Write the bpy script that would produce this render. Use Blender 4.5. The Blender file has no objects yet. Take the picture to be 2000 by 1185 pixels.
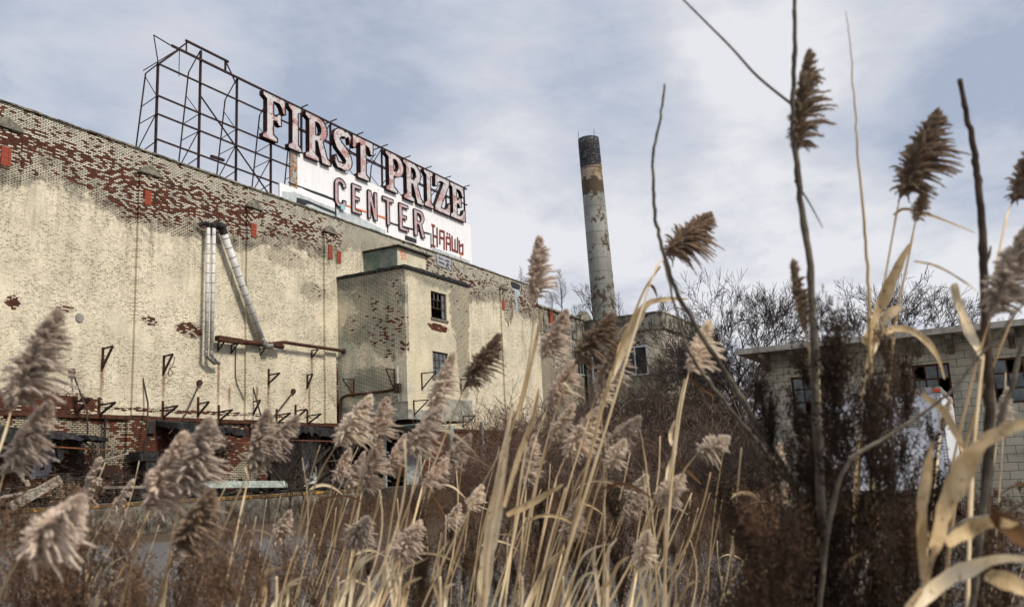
import bpy, bmesh, math, random
import numpy as np
from mathutils import Vector, Matrix
random.seed(7); RNG = np.random.default_rng(11)
C = bpy.context.scene.collection
SC = bpy.context.scene
# ------------------------------------------------------------------ camera
F = 1738.0; PX, PY = 1000.0, 592.5; EYE = 1.5
def _n(v): v = np.array(v, float); return v/np.linalg.norm(v)
def _cd(px, py): return np.array([px-PX, -(py-PY), -F])
_up = _n(_cd(572, -8480)); _x = _n(_cd(1960, 880)); _x = _n(_x-_up*(_x@_up)); _y = np.cross(_up, _x)
R = np.array([_x, _y, _up])
def ray(px, py): return R@_cd(px, py)
E0 = np.array([0, 0, EYE])
def onY(px, py, Y): r = ray(px, py); return r*(Y/r[1])+E0
def onX(px, py, X): r = ray(px, py); return r*(X/r[0])+E0
def onZ(px, py, Z): r = ray(px, py); return r*((Z-EYE)/r[2])+E0
def onD(px, py, d): return ray(px, py)*(d/F)+E0
RIGHT = R[:, 0]; UPV = R[:, 1]; FWD = -R[:, 2]
cam = bpy.data.objects.new('camera', bpy.data.cameras.new('camera')); C.objects.link(cam)
m = Matrix(R.tolist()).to_4x4(); m.translation = Vector(E0.tolist()); cam.matrix_world = m
cam.data.sensor_width = 36; cam.data.lens = 36*F/2000; cam.data.clip_start = .05; cam.data.clip_end = 3000
cam.data.shift_y = 0
cam.data.dof.use_dof = True; cam.data.dof.focus_distance = 34; cam.data.dof.aperture_fstop = 4.2
SC.camera = cam
SC.view_settings.view_transform = 'Standard'; SC.view_settings.look = 'None'
SC.view_settings.exposure = 1.28; SC.view_settings.gamma = 1
# ------------------------------------------------------------------ node helpers
class NT:
    def __init__(s, tree): s.t = tree; s.L = tree.links.new
    def node(s, ty, **kw):
        n = s.t.nodes.new(ty)
        for k, v in kw.items(): setattr(n, k, v)
        return n
    def put(s, sock, v):
        if v is None: return
        if isinstance(v, bpy.types.NodeSocket): s.L(v, sock)
        else:
            if isinstance(v, (tuple, list)) and len(v) == 3 and sock.type == 'RGBA': v = (*v, 1)
            sock.default_value = v
    def m(s, op, a, b=None, c=None, clamp=False):
        n = s.node('ShaderNodeMath', operation=op, use_clamp=clamp)
        for i, v in enumerate((a, b, c)): s.put(n.inputs[i], v)
        return n.outputs[0]
    def add(s, a, b): return s.m('ADD', a, b)
    def sub(s, a, b): return s.m('SUBTRACT', a, b)
    def mul(s, a, b): return s.m('MULTIPLY', a, b)
    def mx(s, a, b): return s.m('MAXIMUM', a, b)
    def sm(s, v, a, b, lo=0., hi=1.):
        n = s.node('ShaderNodeMapRange', interpolation_type='SMOOTHSTEP')
        for i, x in enumerate((v, a, b, lo, hi)): s.put(n.inputs[i], x)
        return n.outputs[0]
    def mix(s, f, a, b, blend='MIX'):
        n = s.node('ShaderNodeMix', data_type='RGBA', blend_type=blend)
        s.put(n.inputs[0], f); s.put(n.inputs[6], a); s.put(n.inputs[7], b); return n.outputs[2]
    def noise(s, vec, scale, detail=3., rough=.5, dist=0.):
        n = s.node('ShaderNodeTexNoise')
        if vec is not None: s.L(vec, n.inputs['Vector'])
        n.inputs['Scale'].default_value = scale; n.inputs['Detail'].default_value = detail
        n.inputs['Roughness'].default_value = rough; n.inputs['Distortion'].default_value = dist
        return n.outputs[0]
    def comb(s, x, y, z=0.):
        n = s.node('ShaderNodeCombineXYZ')
        for i, v in enumerate((x, y, z)): s.put(n.inputs[i], v)
        return n.outputs[0]
    def sep(s, v):
        n = s.node('ShaderNodeSeparateXYZ'); s.L(v, n.inputs[0]); return n.outputs
    def ramp(s, f, stops):
        n = s.node('ShaderNodeValToRGB'); s.L(f, n.inputs[0]); cr = n.color_ramp
        while len(cr.elements) < len(stops): cr.elements.new(.5)
        for e, (p, c) in zip(cr.elements, stops): e.position = p; e.color = (*c, 1)
        return n.outputs[0]
    def pos(s): return s.node('ShaderNodeNewGeometry').outputs['Position']
    def obj(s): return s.node('ShaderNodeTexCoord').outputs['Object']
    def bump(s, h, strength=.4, dist=.02):
        n = s.node('ShaderNodeBump'); s.put(n.inputs['Height'], h)
        n.inputs['Strength'].default_value = strength; n.inputs['Distance'].default_value = dist
        return n.outputs[0]
MATS = {}
def mat(name, rough=.85, metal=0., spec=.3):
    mt = bpy.data.materials.new(name); mt.use_nodes = True; nt = NT(mt.node_tree)
    b = mt.node_tree.nodes['Principled BSDF']
    b.inputs['Roughness'].default_value = rough; b.inputs['Metallic'].default_value = metal
    b.inputs['Specular IOR Level'].default_value = spec
    MATS[name] = mt; return mt, nt, b
# ------------------------------------------------------------------ world
SUN = _n([-.12, -.80, .78]); sel = math.asin(SUN[2]); srot = math.atan2(SUN[0], SUN[1])
w = bpy.data.worlds.new('World'); SC.world = w; w.use_nodes = True
nt = NT(w.node_tree); bg = w.node_tree.nodes['Background']
sky = nt.node('ShaderNodeTexSky', sky_type='NISHITA'); sky.sun_disc = False
sky.sun_elevation = sel; sky.sun_rotation = srot
d = nt.node('ShaderNodeTexCoord').outputs['Generated']; x, y, z = nt.sep(d)
k = nt.m('DIVIDE', 1., nt.add(nt.mx(z, 0.), .22))
cp = nt.comb(nt.mul(x, k), nt.mul(y, k), z)
n1 = nt.noise(cp, 1.25, 7, .6, .35); n2 = nt.noise(cp, 3.4, 6, .6, .2)
nn = nt.add(nt.mul(n1, .60), nt.mul(n2, .40)); nn = nt.add(nt.mul(nt.sub(nn, .5), 1.35), .5)
def skydot(px, py, inner, outer):
    v = _n(ray(px, py)); dn = nt.node('ShaderNodeVectorMath', operation='DOT_PRODUCT')
    nt.L(d, dn.inputs[0]); dn.inputs[1].default_value = v.tolist()
    return nt.sm(dn.outputs['Value'], math.cos(math.radians(outer)), math.cos(math.radians(inner)))
elev = nt.sm(z, .10, .50)
cl = nt.sub(nt.add(nn, .085), nt.mul(elev, .13))
for px, py, i, o, a in ((1850, 130, 1, 10, -.16), (620, 120, 1, 9, -.09), (1230, 230, .5, 7, -.09), (1660, 330, .5, 5, -.06), (60, 150, 1, 12, -.08), (1950, 260, 1, 7, -.10), (820, 250, .5, 4, -.05),
                        (1440, 130, 1, 7, .05), (900, 130, 1, 7, .04), (1380, 420, 1, 9, .05), (1050, 420, 1, 7, .05), (1690, 470, 1, 6, .06), (700, 30, 1, 9, -.06)):
    cl = nt.add(cl, nt.mul(skydot(px, py, i, o), a))
cf = nt.m('MULTIPLY_ADD', cl, 3.0, -.90, clamp=True)
cloud = nt.ramp(cf, [(0., (2.95, 3.4, 4.3)), (.3, (3.85, 4.2, 4.95)), (.65, (4.75, 4.9, 5.4)), (1., (6.0, 6.0, 6.25))])
base = nt.mix(.05, cloud, sky.outputs[0])
hi = nt.sm(z, .55, .95, 1., 1.7)
base = nt.mix(1., base, nt.comb(hi, hi, hi), 'MULTIPLY')
nt.L(base, bg.inputs[0]); bg.inputs[1].default_value = .057
sun = bpy.data.objects.new('sun', bpy.data.lights.new('sun', 'SUN')); C.objects.link(sun)
sun.data.energy = 1.5; sun.data.angle = math.radians(11); sun.data.color = (1, .92, .80)
sun.rotation_euler = Vector(SUN.tolist()).to_track_quat('Z', 'Y').to_euler(); sun.location = (0, 0, 60)
# ------------------------------------------------------------------ object helpers
ORG = {}
def tag(o, label=None, cat=None, group=None, kind=None):
    if label: o['label'] = label
    if cat: o['category'] = cat
    if group: o['group'] = group
    if kind: o['kind'] = kind
    return o
def empty(name, loc, label=None, cat=None, group=None):
    o = bpy.data.objects.new(name, None); o.empty_display_size = .2; C.objects.link(o)
    o.location = [float(a) for a in loc]; ORG[o] = np.array(loc, float); return tag(o, label, cat, group)
def link(name, me, mt, parent=None, org=None):
    o = bpy.data.objects.new(name, me); C.objects.link(o)
    if mt: me.materials.append(MATS[mt])
    if parent is not None: o.parent = parent; ORG[o] = ORG[parent]
    else: ORG[o] = np.zeros(3)
    return o
def unit(v):
    n = np.linalg.norm(v, axis=-1, keepdims=True); n[n == 0] = 1; return v/n
class MB:
    def __init__(s): s.v = []; s.f = []; s.n = 0
    def raw(s, v, f):
        v = np.asarray(v, float).reshape(-1, 3); s.v.append(v)
        s.f += [tuple(i+s.n for i in q) for q in f]; s.n += len(v); return s
    def box(s, a, b):
        (x0, y0, z0), (x1, y1, z1) = np.minimum(a, b), np.maximum(a, b)
        return s.raw([(x0,y0,z0),(x1,y0,z0),(x1,y1,z0),(x0,y1,z0),(x0,y0,z1),(x1,y0,z1),(x1,y1,z1),(x0,y1,z1)],
                     [(0,3,2,1),(4,5,6,7),(0,1,5,4),(1,2,6,5),(2,3,7,6),(3,0,4,7)])
    def bar(s, p, q, w, h=None, up=(0, 0, 1)):
        p, q = np.array(p, float), np.array(q, float); h = h or w; t = _n(q-p); u = np.array(up, float)
        if abs(t@u) > .95: u = np.array([0, 1., 0]) if abs(t[1]) < .9 else np.array([1., 0, 0])
        a = _n(np.cross(t, u))*w/2; b = _n(np.cross(a, t))*h/2
        vs = [c+i*a+j*b for c in (p, q) for i, j in ((-1,-1),(1,-1),(1,1),(-1,1))]
        return s.raw(vs, [(0,1,2,3),(7,6,5,4),(0,4,5,1),(1,5,6,2),(2,6,7,3),(3,7,4,0)])
    def tube(s, pts, rad, n=8, cap=True):
        P = np.array(pts, float); K = len(P); rad = np.broadcast_to(rad, (K,))
        T = unit(np.gradient(P, axis=0)); u = np.array([0, 0, 1.])
        if abs(T[0]@u) > .9: u = np.array([0, 1., 0])
        vs = []; A = np.cross(T[0], u); A = _n(A)
        for i in range(K):
            A = A-T[i]*(A@T[i]); A = _n(A); B = np.cross(T[i], A)
            for j in range(n):
                t = 2*math.pi*j/n; vs.append(P[i]+rad[i]*(math.cos(t)*A+math.sin(t)*B))
        fs = [(i*n+j, i*n+(j+1) % n, (i+1)*n+(j+1) % n, (i+1)*n+j) for i in range(K-1) for j in range(n)]
        if cap: fs += [tuple(range(n))[::-1], tuple((K-1)*n+j for j in range(n))]
        return s.raw(vs, fs)
    def ribbon(s, pts, wid, side, fold=.0, nrm=None):
        P = np.array(pts, float); K = len(P); wid = np.broadcast_to(wid, (K,)); vs = []
        T = unit(np.gradient(P, axis=0)); side = np.array(side, float)
        for i in range(K):
            a = side-T[i]*(side@T[i]); a = _n(a); b = np.cross(T[i], a)
            vs += [P[i]-a*wid[i]/2+b*wid[i]*fold, P[i], P[i]+a*wid[i]/2+b*wid[i]*fold]
        return s.raw(vs, [q for i in range(K-1) for q in ((3*i,3*i+1,3*i+4,3*i+3),(3*i+1,3*i+2,3*i+5,3*i+4))])
    def build(s, name, mt, parent=None, smooth=False):
        me = bpy.data.meshes.new(name); V = np.concatenate(s.v)
        o0 = ORG[parent] if parent is not None else np.zeros(3)
        me.from_pydata((V-o0).tolist(), [], s.f); me.update()
        if smooth: me.polygons.foreach_set('use_smooth', [True]*len(me.polygons))
        return link(name, me, mt, parent)
def fastmesh(name, V, faces_k):
    """V (n,3) float; faces_k = list of (array (m,k))"""
    me = bpy.data.meshes.new(name); V = np.ascontiguousarray(V, np.float32)
    me.vertices.add(len(V)); me.vertices.foreach_set('co', V.ravel())
    nl = sum(f.size for f in faces_k); nf = sum(len(f) for f in faces_k)
    me.loops.add(nl); me.polygons.add(nf)
    me.loops.foreach_set('vertex_index', np.concatenate([f.ravel() for f in faces_k]).astype(np.int32))
    tot = np.concatenate([np.full(len(f), f.shape[1]) for f in faces_k]); st = np.concatenate([[0], np.cumsum(tot)[:-1]])
    me.polygons.foreach_set('loop_start', st.astype(np.int32)); me.polygons.foreach_set('loop_total', tot.astype(np.int32))
    me.update(calc_edges=True); me.validate(); return me
def seg_geo(S, n=3):
    """S (m,8): p0,p1,r0,r1 -> verts, quads"""
    S = np.asarray(S, float); p0, p1, r0, r1 = S[:, :3], S[:, 3:6], S[:, 6], S[:, 7]
    t = unit(p1-p0); u = np.where(np.abs(t[:, 2:3]) > .8, [[1., 0, 0]], [[0, 0, 1.]])
    a = unit(np.cross(t, u)); b = np.cross(t, a); V = []
    for p, r in ((p0, r0), (p1, r1)):
        for j in range(n):
            th = 2*math.pi*j/n; V.append(p+r[:, None]*(math.cos(th)*a+math.sin(th)*b))
    V = np.stack(V, 1).reshape(-1, 3); base = np.arange(len(S))[:, None]*2*n
    Q = np.concatenate([base+np.array([[j, (j+1) % n, n+(j+1) % n, n+j]]) for j in range(n)])
    return V, Q
def leaf_geo(P, D, L, W):
    """thin triangles from P along D"""
    m = len(P); D = unit(D); s = unit(np.cross(D, RNG.normal(size=(m, 3))))
    L = np.broadcast_to(L, (m,))[:, None]; W = np.broadcast_to(W, (m,))[:, None]
    V = np.stack([P-s*W/2, P+s*W/2, P+D*L], 1).reshape(-1, 3)
    return V, np.arange(3*m).reshape(-1, 3)
def fuzz_mesh(name, segs, leaves):
    V, Q = seg_geo(segs) if len(segs) else (np.zeros((0, 3)), np.zeros((0, 4), int))
    LV, LT = leaf_geo(*leaves) if leaves is not None else (np.zeros((0, 3)), np.zeros((0, 3), int))
    fs = []
    if len(Q): fs.append(Q)
    if len(LT): fs.append(LT+len(V))
    return fastmesh(name, np.concatenate([V, LV]), fs)
# ------------------------------------------------------------------ materials
def simple(name, col, col2=None, sc=3., rough=.85, metal=0., spec=.3, det=5, bump=0., lo=.35, hi=.65, objc=False, stretch=None):
    mt, nt, b = mat(name, rough, metal, spec); v = nt.obj() if objc else nt.pos()
    if stretch:
        mp = nt.node('ShaderNodeMapping'); nt.L(v, mp.inputs[0]); mp.inputs['Scale'].default_value = stretch; v = mp.outputs[0]
    n = nt.noise(v, sc, det, .6)
    nt.L(nt.mix(nt.sm(n, lo, hi), col, col2 or col), b.inputs['Base Color'])
    if bump: nt.L(nt.bump(n, bump, .03), b.inputs['Normal'])
    return mt
def brick(name, ztop, band=(1.7, 3.0), bandamt=1., spots=(), cream=(.81, .725, .55), cream2=(.64, .585, .44), fleck=.15, base_red=.0, soot=1., bw=.215, rh=.068, prof=None, rust=()):
    mt, nt, b = mat(name, .9, 0, .2)
    p = nt.pos(); x, y, z = nt.sep(p); u = nt.add(x, y); v = nt.comb(u, z, 0.)
    wv = nt.comb(nt.add(u, nt.mul(nt.noise(v, 3., 2), .03)), nt.add(z, nt.mul(nt.noise(v, 2.3, 3), .03)), 0.)
    br = nt.node('ShaderNodeTexBrick', offset=.5); nt.L(wv, br.inputs['Vector'])
    br.inputs['Color1'].default_value = (0, 0, 0, 1); br.inputs['Color2'].default_value = (1, 1, 1, 1)
    br.inputs['Mortar'].default_value = (.5, .5, .5, 1)
    for kk, vv in (('Scale', 1.), ('Brick Width', bw), ('Row Height', rh), ('Mortar Size', .0145), ('Mortar Smooth', .1), ('Bias', 0.)): br.inputs[kk].default_value = vv
    rb = nt.sep(br.outputs['Color'])[0]; mort = br.outputs['Fac']
    # per brick cell position, for second random value
    nlow = nt.noise(nt.comb(nt.mul(u, .9), nt.mul(z, .9), 3.), .55, 4, .55)
    nmid = nt.noise(v, 2.1, 4, .65); nfine = nt.noise(v, 9., 3, .6)
    streak = nt.noise(nt.comb(nt.mul(u, 1.6), nt.mul(z, .25), 5.), 1.2, 5, .6)
    h = nt.sub(ztop, z)
    if prof:
        rp = nt.node('ShaderNodeValToRGB'); nt.L(nt.m('DIVIDE', nt.sub(x, 15.), 47., clamp=True), rp.inputs[0]); cr_ = rp.color_ramp
        while len(cr_.elements) < len(prof): cr_.elements.new(.5)
        for e, (X_, d1, a1) in zip(cr_.elements, prof): e.position = (X_-15.)/47.; e.color = (d1/4., a1, 0, 1)
        pr = nt.sep(rp.outputs[0]); lowe = nt.mul(pr[0], 4.); amt = pr[1]
    else: lowe = nt.add(band[0], nt.mul(nt.sm(nlow, .3, .7), band[1]-band[0])); amt = bandamt
    lowe = nt.add(lowe, nt.mul(nt.sub(nmid, .5), 1.3))
    hl = nt.sub(h, lowe)
    inb = nt.mul(nt.sub(1., nt.sm(hl, -1.2, .6)), nt.sm(amt, 0., .6) if prof else (1. if bandamt else 0.))
    core = nt.mul(nt.sm(h, .25, 1.5), inb)
    P = nt.mul(nt.add(nt.mul(core, .43), nt.mul(inb, .20)), amt)
    M = nt.mul(nt.sub(1., nt.sm(hl, -.1, .7)), nt.m('MULTIPLY', amt, 1.6, clamp=True))
    for (su, sz, ru, rz, ar, am) in spots:
        du = nt.m('DIVIDE', nt.sub(u, su), ru); dz = nt.m('DIVIDE', nt.sub(z, sz), rz)
        r2 = nt.add(nt.mul(du, du), nt.mul(dz, dz)); r2 = nt.add(r2, nt.mul(nt.sub(nmid, .5), 1.9))
        g = nt.sub(1., nt.sm(r2, .35, 1.25)); P = nt.mx(P, nt.mul(g, ar)); M = nt.mx(M, nt.mul(g, am))
    if base_red: P = nt.mx(P, nt.mul(nt.sm(nlow, .36, .54), base_red)); M = nt.mx(M, .75)
    P = nt.mul(nt.add(P, nt.mul(nt.sub(nt.noise(v, 1.3, 4, .6), .5), 1.1)), nt.sm(P, .02, .2))
    # random by brick: mix brick tint with cell-scaled noise so neighbours differ
    rnd = nt.add(nt.mul(rb, .92), .04)
    isred = nt.sm(nt.sub(P, rnd), -.04, .04)
    # flecks: open joints in the painted area, in patches
    fl = nt.mul(nt.sm(nt.noise(v, .55, 4, .7), .33, .56), nt.sm(nt.noise(nt.comb(nt.mul(u, 1.1), nt.mul(z, 2.6), 1.), 6.5, 3, .65), .50, .56))
    M = nt.add(M, nt.mul(nt.sub(nfine, .5), .8))
    Mo = nt.mul(mort, nt.mx(nt.sm(M, .3, .55), nt.mul(fl, min(1., fleck*5.2))))
    red = nt.mix(nt.sm(nt.noise(v, 6., 2), .3, .7), (.20, .055, .024), (.095, .030, .018))
    red = nt.mix(nt.sm(rb, .75, .95), red, (.28, .085, .03)); red = nt.mix(nt.mul(nt.sm(nt.noise(v, 1.4, 5, .7), .45, .65), .6), red, (.045, .022, .017))
    cr = nt.mix(nt.sm(nt.add(nt.mul(nlow, .6), nt.mul(streak, .4)), .42, .62), cream, cream2)
    cr = nt.mix(nt.mul(nt.sm(nmid, .45, .75), .35), cr, (.74, .67, .50))
    cr = nt.mix(nt.mul(nt.sm(rb, .0, 1.), .10), cr, (.3, .28, .2))
    cr = nt.mix(nt.mul(nt.sm(nt.noise(v, 1.7, 5, .75), .62, .72), .5), cr, (.30, .25, .18))
    white = nt.mix(nt.sm(nmid, .35, .75), (.86, .81, .66), (.50, .47, .39))
    cr = nt.mix(inb if bandamt else 0., cr, white)
    blotch = nt.sm(nt.noise(v, 1.0, 3, .6), .35, .7, 1., .86); cr = nt.mix(1., cr, nt.comb(blotch, blotch, blotch), 'MULTIPLY')
    if soot:
        ss = nt.mul(nt.mul(nt.sub(1., nt.sm(nt.m('ABSOLUTE', hl), .1, 1.0)), nt.sm(nt.noise(v, 1.6, 5, .75), .42, .62)), nt.mul(amt, soot*.75))
        cr = nt.mix(ss, cr, (.10, .085, .07))
    if prof:
        vs_ = nt.mul(nt.sm(nt.noise(nt.comb(nt.mul(u, 2.2), nt.mul(z, .16), 2.), 2.0, 5, .65), .50, .70), nt.mul(nt.sub(1., nt.sm(hl, .2, 4.2)), nt.sm(hl, -.8, .3)))
        cr = nt.mix(nt.mul(vs_, .55), cr, (.20, .16, .105))
        low = nt.mul(nt.sm(z, 8.5, 4.6), nt.sm(nt.noise(v, .9, 5, .7), .42, .66)); cr = nt.mix(nt.mul(low, .35), cr, (.36, .27, .17))
    for (ru_, rz_, rl_) in rust:
        gu = nt.sub(1., nt.sm(nt.m('ABSOLUTE', nt.sub(nt.add(u, nt.mul(nt.sub(nfine, .5), .12)), ru_)), .02, .12)); gz = nt.mul(nt.sm(z, rz_-rl_, rz_-rl_*.3), nt.sub(1., nt.sm(z, rz_, rz_+.15)))
        cr = nt.mix(nt.mul(nt.mul(gu, gz), .75), cr, (.20, .075, .028))
    c = nt.mix(isred, cr, red)
    gp = nt.sm(nfine, .3, .8, .82, 1.08); c = nt.mix(1., c, nt.comb(gp, gp, gp), 'MULTIPLY')
    c = nt.mix(Mo, c, nt.mix(nlow, (.014, .010, .008), (.034, .024, .018)))
    nt.L(c, b.inputs['Base Color'])
    hgt = nt.sub(nt.mul(nfine, .3), nt.add(nt.mul(mort, .6), nt.mul(isred, .25)))
    nt.L(nt.bump(hgt, .5, .015), b.inputs['Normal'])
    return mt
simple('steel', (.018, .008, .008), (.040, .016, .012), 4., .8)
simple('rust', (.09, .032, .015), (.035, .016, .011), 7., .9, bump=.3)
simple('rust_light', (.22, .08, .03), (.06, .03, .02), 9., .9)
simple('black_iron', (.022, .019, .017), (.06, .035, .022), 6., .75)
simple('tar', (.012, .012, .013), (.05, .048, .045), 6., .8, bump=.9, lo=.4, hi=.75)
simple('charred', (.018, .014, .012), (.055, .045, .038), 5., .9, bump=.5, stretch=(1, 4, 4))
simple('concrete', (.21, .19, .155), (.08, .07, .055), 2.5, .95, bump=.3)
simple('stucco', (.36, .35, .30), (.15, .15, .13), 1.6, .95, bump=.3)
simple('stucco_dark', (.26, .245, .20), (.07, .062, .05), 1.3, .95, bump=.3, lo=.4, hi=.6)
simple('capstone', (.24, .225, .18), (.10, .09, .07), 4., .95, bump=.3)
simple('coping', (.30, .28, .20), (.06, .05, .04), 3., .95, bump=.5)
simple('hut_panel', (.22, .24, .20), (.10, .15, .12), 2.2, .8)
simple('cream_plain', (.62, .56, .42), (.45, .42, .32), 2., .9)
simple('plank', (.30, .27, .22), (.12, .10, .085), 3., .9, stretch=(1, 6, 6))
simple('pale_post', (.36, .42, .38), (.20, .22, .19), 5., .8)
simple('yellow_edge', (.55, .30, .03), (.10, .06, .03), 5., .9, lo=.3, hi=.5)
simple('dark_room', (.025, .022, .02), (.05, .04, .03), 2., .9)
simple('pane_dark', (.010, .011, .011), (.035, .038, .038), 1.2, .5, spec=.15)
simple('pane_grey', (.05, .06, .065), (.14, .16, .165), 2., .2, spec=.5)
simple('frame_rust', (.12, .06, .04), (.05, .035, .03), 9., .8)
simple('pipe_white', (.60, .59, .57), (.42, .41, .39), 3., .55, lo=.45, hi=.7)
simple('pipe_band', (.10, .095, .09), None, 3.)
simple('foil', (.42, .41, .38), (.10, .09, .08), 14., .35, metal=.4, bump=.8)
simple('paint_black', (.02, .022, .026), (.07, .075, .085), 7., .7, lo=.5, hi=.8)
simple('paint_grey', (.36, .41, .43), (.52, .56, .57), 2.5, .8)
simple('paint_red', (.17, .035, .030), (.30, .09, .075), 6., .8, lo=.5, hi=.75)
simple('paint_orange', (.70, .16, .05), (.65, .45, .35), 7., .8, lo=.5, hi=.7)
simple('paint_silver', (.42, .44, .48), (.22, .22, .24), 6., .6)
simple('paint_blue', (.25, .45, .62), (.45, .5, .5), 7., .8)
simple('paint_lilac', (.42, .40, .46), (.30, .29, .27), 5., .8, lo=.4, hi=.6)
simple('cyan_patch', (.30, .50, .56), None, 3.)
simple('letter_side', (.010, .008, .008), (.05, .018, .015), 5., .9)
simple('trailer_white', (.78, .80, .84), (.66, .69, .75), 1.3, .45, bump=.03)
simple('trailer_trim', (.34, .33, .31), (.12, .09, .07), 5., .6)
simple('rubber', (.02, .02, .02), None, 3., .8)
simple('red_lamp', (.6, .05, .02), None, 3., .4)
simple('block_roof', (.36, .34, .30), (.22, .2, .17), 4., .8)
simple('branch', (.032, .024, .020), (.065, .050, .043), 3., .9)
simple('bark', (.075, .06, .05), (.03, .024, .02), 5., .95, bump=.6, stretch=(4, 4, 1))
simple('bramble', (.050, .030, .022), (.13, .088, .066), 2.5, .9)
simple('bramble_red', (.16, .075, .05), (.12, .085, .065), 2.5, .9)
simple('dry_leaf', (.10, .055, .035), (.05, .03, .022), 3., .9)
simple('stalk_grey', (.16, .135, .10), (.07, .055, .04), 14., .85, objc=False, bump=.5)
simple('stalk_dark', (.045, .030, .020), (.09, .06, .04), 12., .85, bump=.5)
simple('stalk_straw', (.52, .38, .19), (.26, .17, .08), 10., .7, lo=.45, hi=.8)
def leafmat(name, c1, c2, trans=.3, sc=6., stretch=None, rnd=.0, rough=.8, spots=False):
    mt = bpy.data.materials.new(name); mt.use_nodes = True; nt = NT(mt.node_tree); b = mt.node_tree.nodes['Principled BSDF']
    v = nt.pos()
    if stretch:
        mp = nt.node('ShaderNodeMapping'); nt.L(v, mp.inputs[0]); mp.inputs['Scale'].default_value = stretch; v = mp.outputs[0]
    c = nt.mix(nt.sm(nt.noise(v, sc, 4, .6), .3, .7), c1, c2)
    if rnd:
        r = nt.node('ShaderNodeObjectInfo').outputs['Random']; g = nt.sm(r, 0., 1., 1-rnd, 1+rnd)
        c = nt.mix(1., c, nt.comb(g, g, g), 'MULTIPLY')
    b.inputs['Roughness'].default_value = rough; b.inputs['Specular IOR Level'].default_value = .2
    nt.L(c, b.inputs['Base Color'])
    if spots: c = nt.mix(nt.sm(nt.noise(nt.pos(), 60., 4, .7), .60, .68), c, tuple(a*.35 for a in c2)); c = nt.mix(nt.mul(nt.sm(nt.noise(nt.pos(), 14., 4, .7), .5, .7), .4), c, tuple(a*.6 for a in c2)); nt.L(c, b.inputs['Base Color'])
    tr = nt.node('ShaderNodeBsdfTranslucent'); nt.L(c, tr.inputs[0]); ms = nt.node('ShaderNodeMixShader')
    ms.inputs[0].default_value = trans; nt.L(b.outputs[0], ms.inputs[1]); nt.L(tr.outputs[0], ms.inputs[2])
    nt.L(ms.outputs[0], mt.node_tree.nodes['Material Output'].inputs[0]); MATS[name] = mt
leafmat('plume', (.86, .745, .635), (.54, .435, .345), .35, 40., rnd=.12)
leafmat('plume_dark', (.50, .38, .275), (.27, .19, .13), .4, 28., rnd=.15)
leafmat('plume_pale', (.93, .85, .74), (.76, .66, .54), .5, 28., rnd=.08)
leafmat('straw', (.94, .78, .52), (.72, .54, .31), .25, 5., rnd=.18)
leafmat('blade', (.78, .60, .36), (.50, .35, .18), .3, 9., stretch=(3, 3, .6), spots=True)
leafmat('blade_pale', (.93, .80, .57), (.74, .58, .37), .3, 9., stretch=(3, 3, .6), spots=True)
leafmat('blade_brown', (.20, .105, .045), (.10, .055, .03), .3, 9.)
leafmat('weed', (.095, .054, .031), (.020, .013, .009), .2, 4., rnd=.25)
leafmat('weed_light', (.20, .122, .075), (.08, .047, .029), .2, 4., rnd=.2)
leafmat('weed_dark', (.060, .036, .022), (.014, .009, .006), .2, 4., rnd=.3)
leafmat('grass_dry', (.20, .135, .075), (.09, .06, .038), .2, 2.)
# letter faces, panel, chimney, blocks, ground
mt, nt, b = mat('letter_face', .6); p = nt.pos()
n = nt.noise(p, 1.6, 5, .6); n2 = nt.noise(p, .9, 4, .6); n3 = nt.noise(p, 5., 4, .7)
c = nt.mix(nt.sm(n, .47, .56), (.56, .53, .535), (.42, .23, .225)); c = nt.mix(nt.sm(n2, .45, .7), c, (.52, .52, .54))
c = nt.mix(nt.sm(n3, .57, .64), c, (.15, .06, .04)); nt.L(c, b.inputs['Base Color'])
mt, nt, b = mat('letter_face_dim', .6); p = nt.pos(); n = nt.noise(p, 2.6, 5, .7)
c = nt.mix(nt.sm(n, .40, .62), (.46, .42, .44), (.44, .26, .27)); nt.L(c, b.inputs['Base Color'])
mt, nt, b = mat('panel_white', .6); p = nt.pos(); x, y, z = nt.sep(p)
st = nt.noise(nt.comb(nt.mul(x, 3.), 0., nt.mul(z, .25)), 1.5, 5, .65); sp = nt.noise(p, 3.2, 5, .75)
c = nt.mix(nt.mul(nt.sm(st, .45, .8), .5), (.80, .80, .82), (.58, .55, .52)); c = nt.mix(nt.sm(sp, .63, .70), c, (.42, .22, .14)); rr2 = nt.noise(nt.comb(nt.mul(x, 5.), 0., nt.mul(z, .5)), 2.2, 5, .7); c = nt.mix(nt.mul(nt.sm(rr2, .58, .72), .55), c, (.45, .30, .20))
seam = nt.sm(nt.m('PINGPONG', nt.add(x, .3), .61), .0, .012, 1., 0.); c = nt.mix(nt.mul(seam, .2), c, (.3, .28, .26))
nt.L(c, b.inputs['Base Color'])
mt, nt, b = mat('panel_rust', .8); p = nt.pos(); n = nt.noise(p, 3.5, 5, .7)
c = nt.mix(nt.sm(n, .44, .52), (.34, .38, .38), (.30, .15, .06)); c = nt.mix(nt.sm(nt.noise(p, 6., 4, .7), .58, .64), c, (.025, .02, .02)); nt.L(c, b.inputs['Base Color'])
mt, nt, b = mat('chimney', .9); p = nt.pos(); x, y, z = nt.sep(p); n = nt.noise(p, 1.1, 6, .68); n2 = nt.noise(p, .25, 4, .6); nh = nt.noise(p, .8, 4, .6)
c = nt.mix(nt.sm(n2, .35, .65), (.30, .30, .27), (.20, .205, .18))
thr = nt.sm(nt.noise(p, .18, 2), .35, .7, .61, .52)
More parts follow.
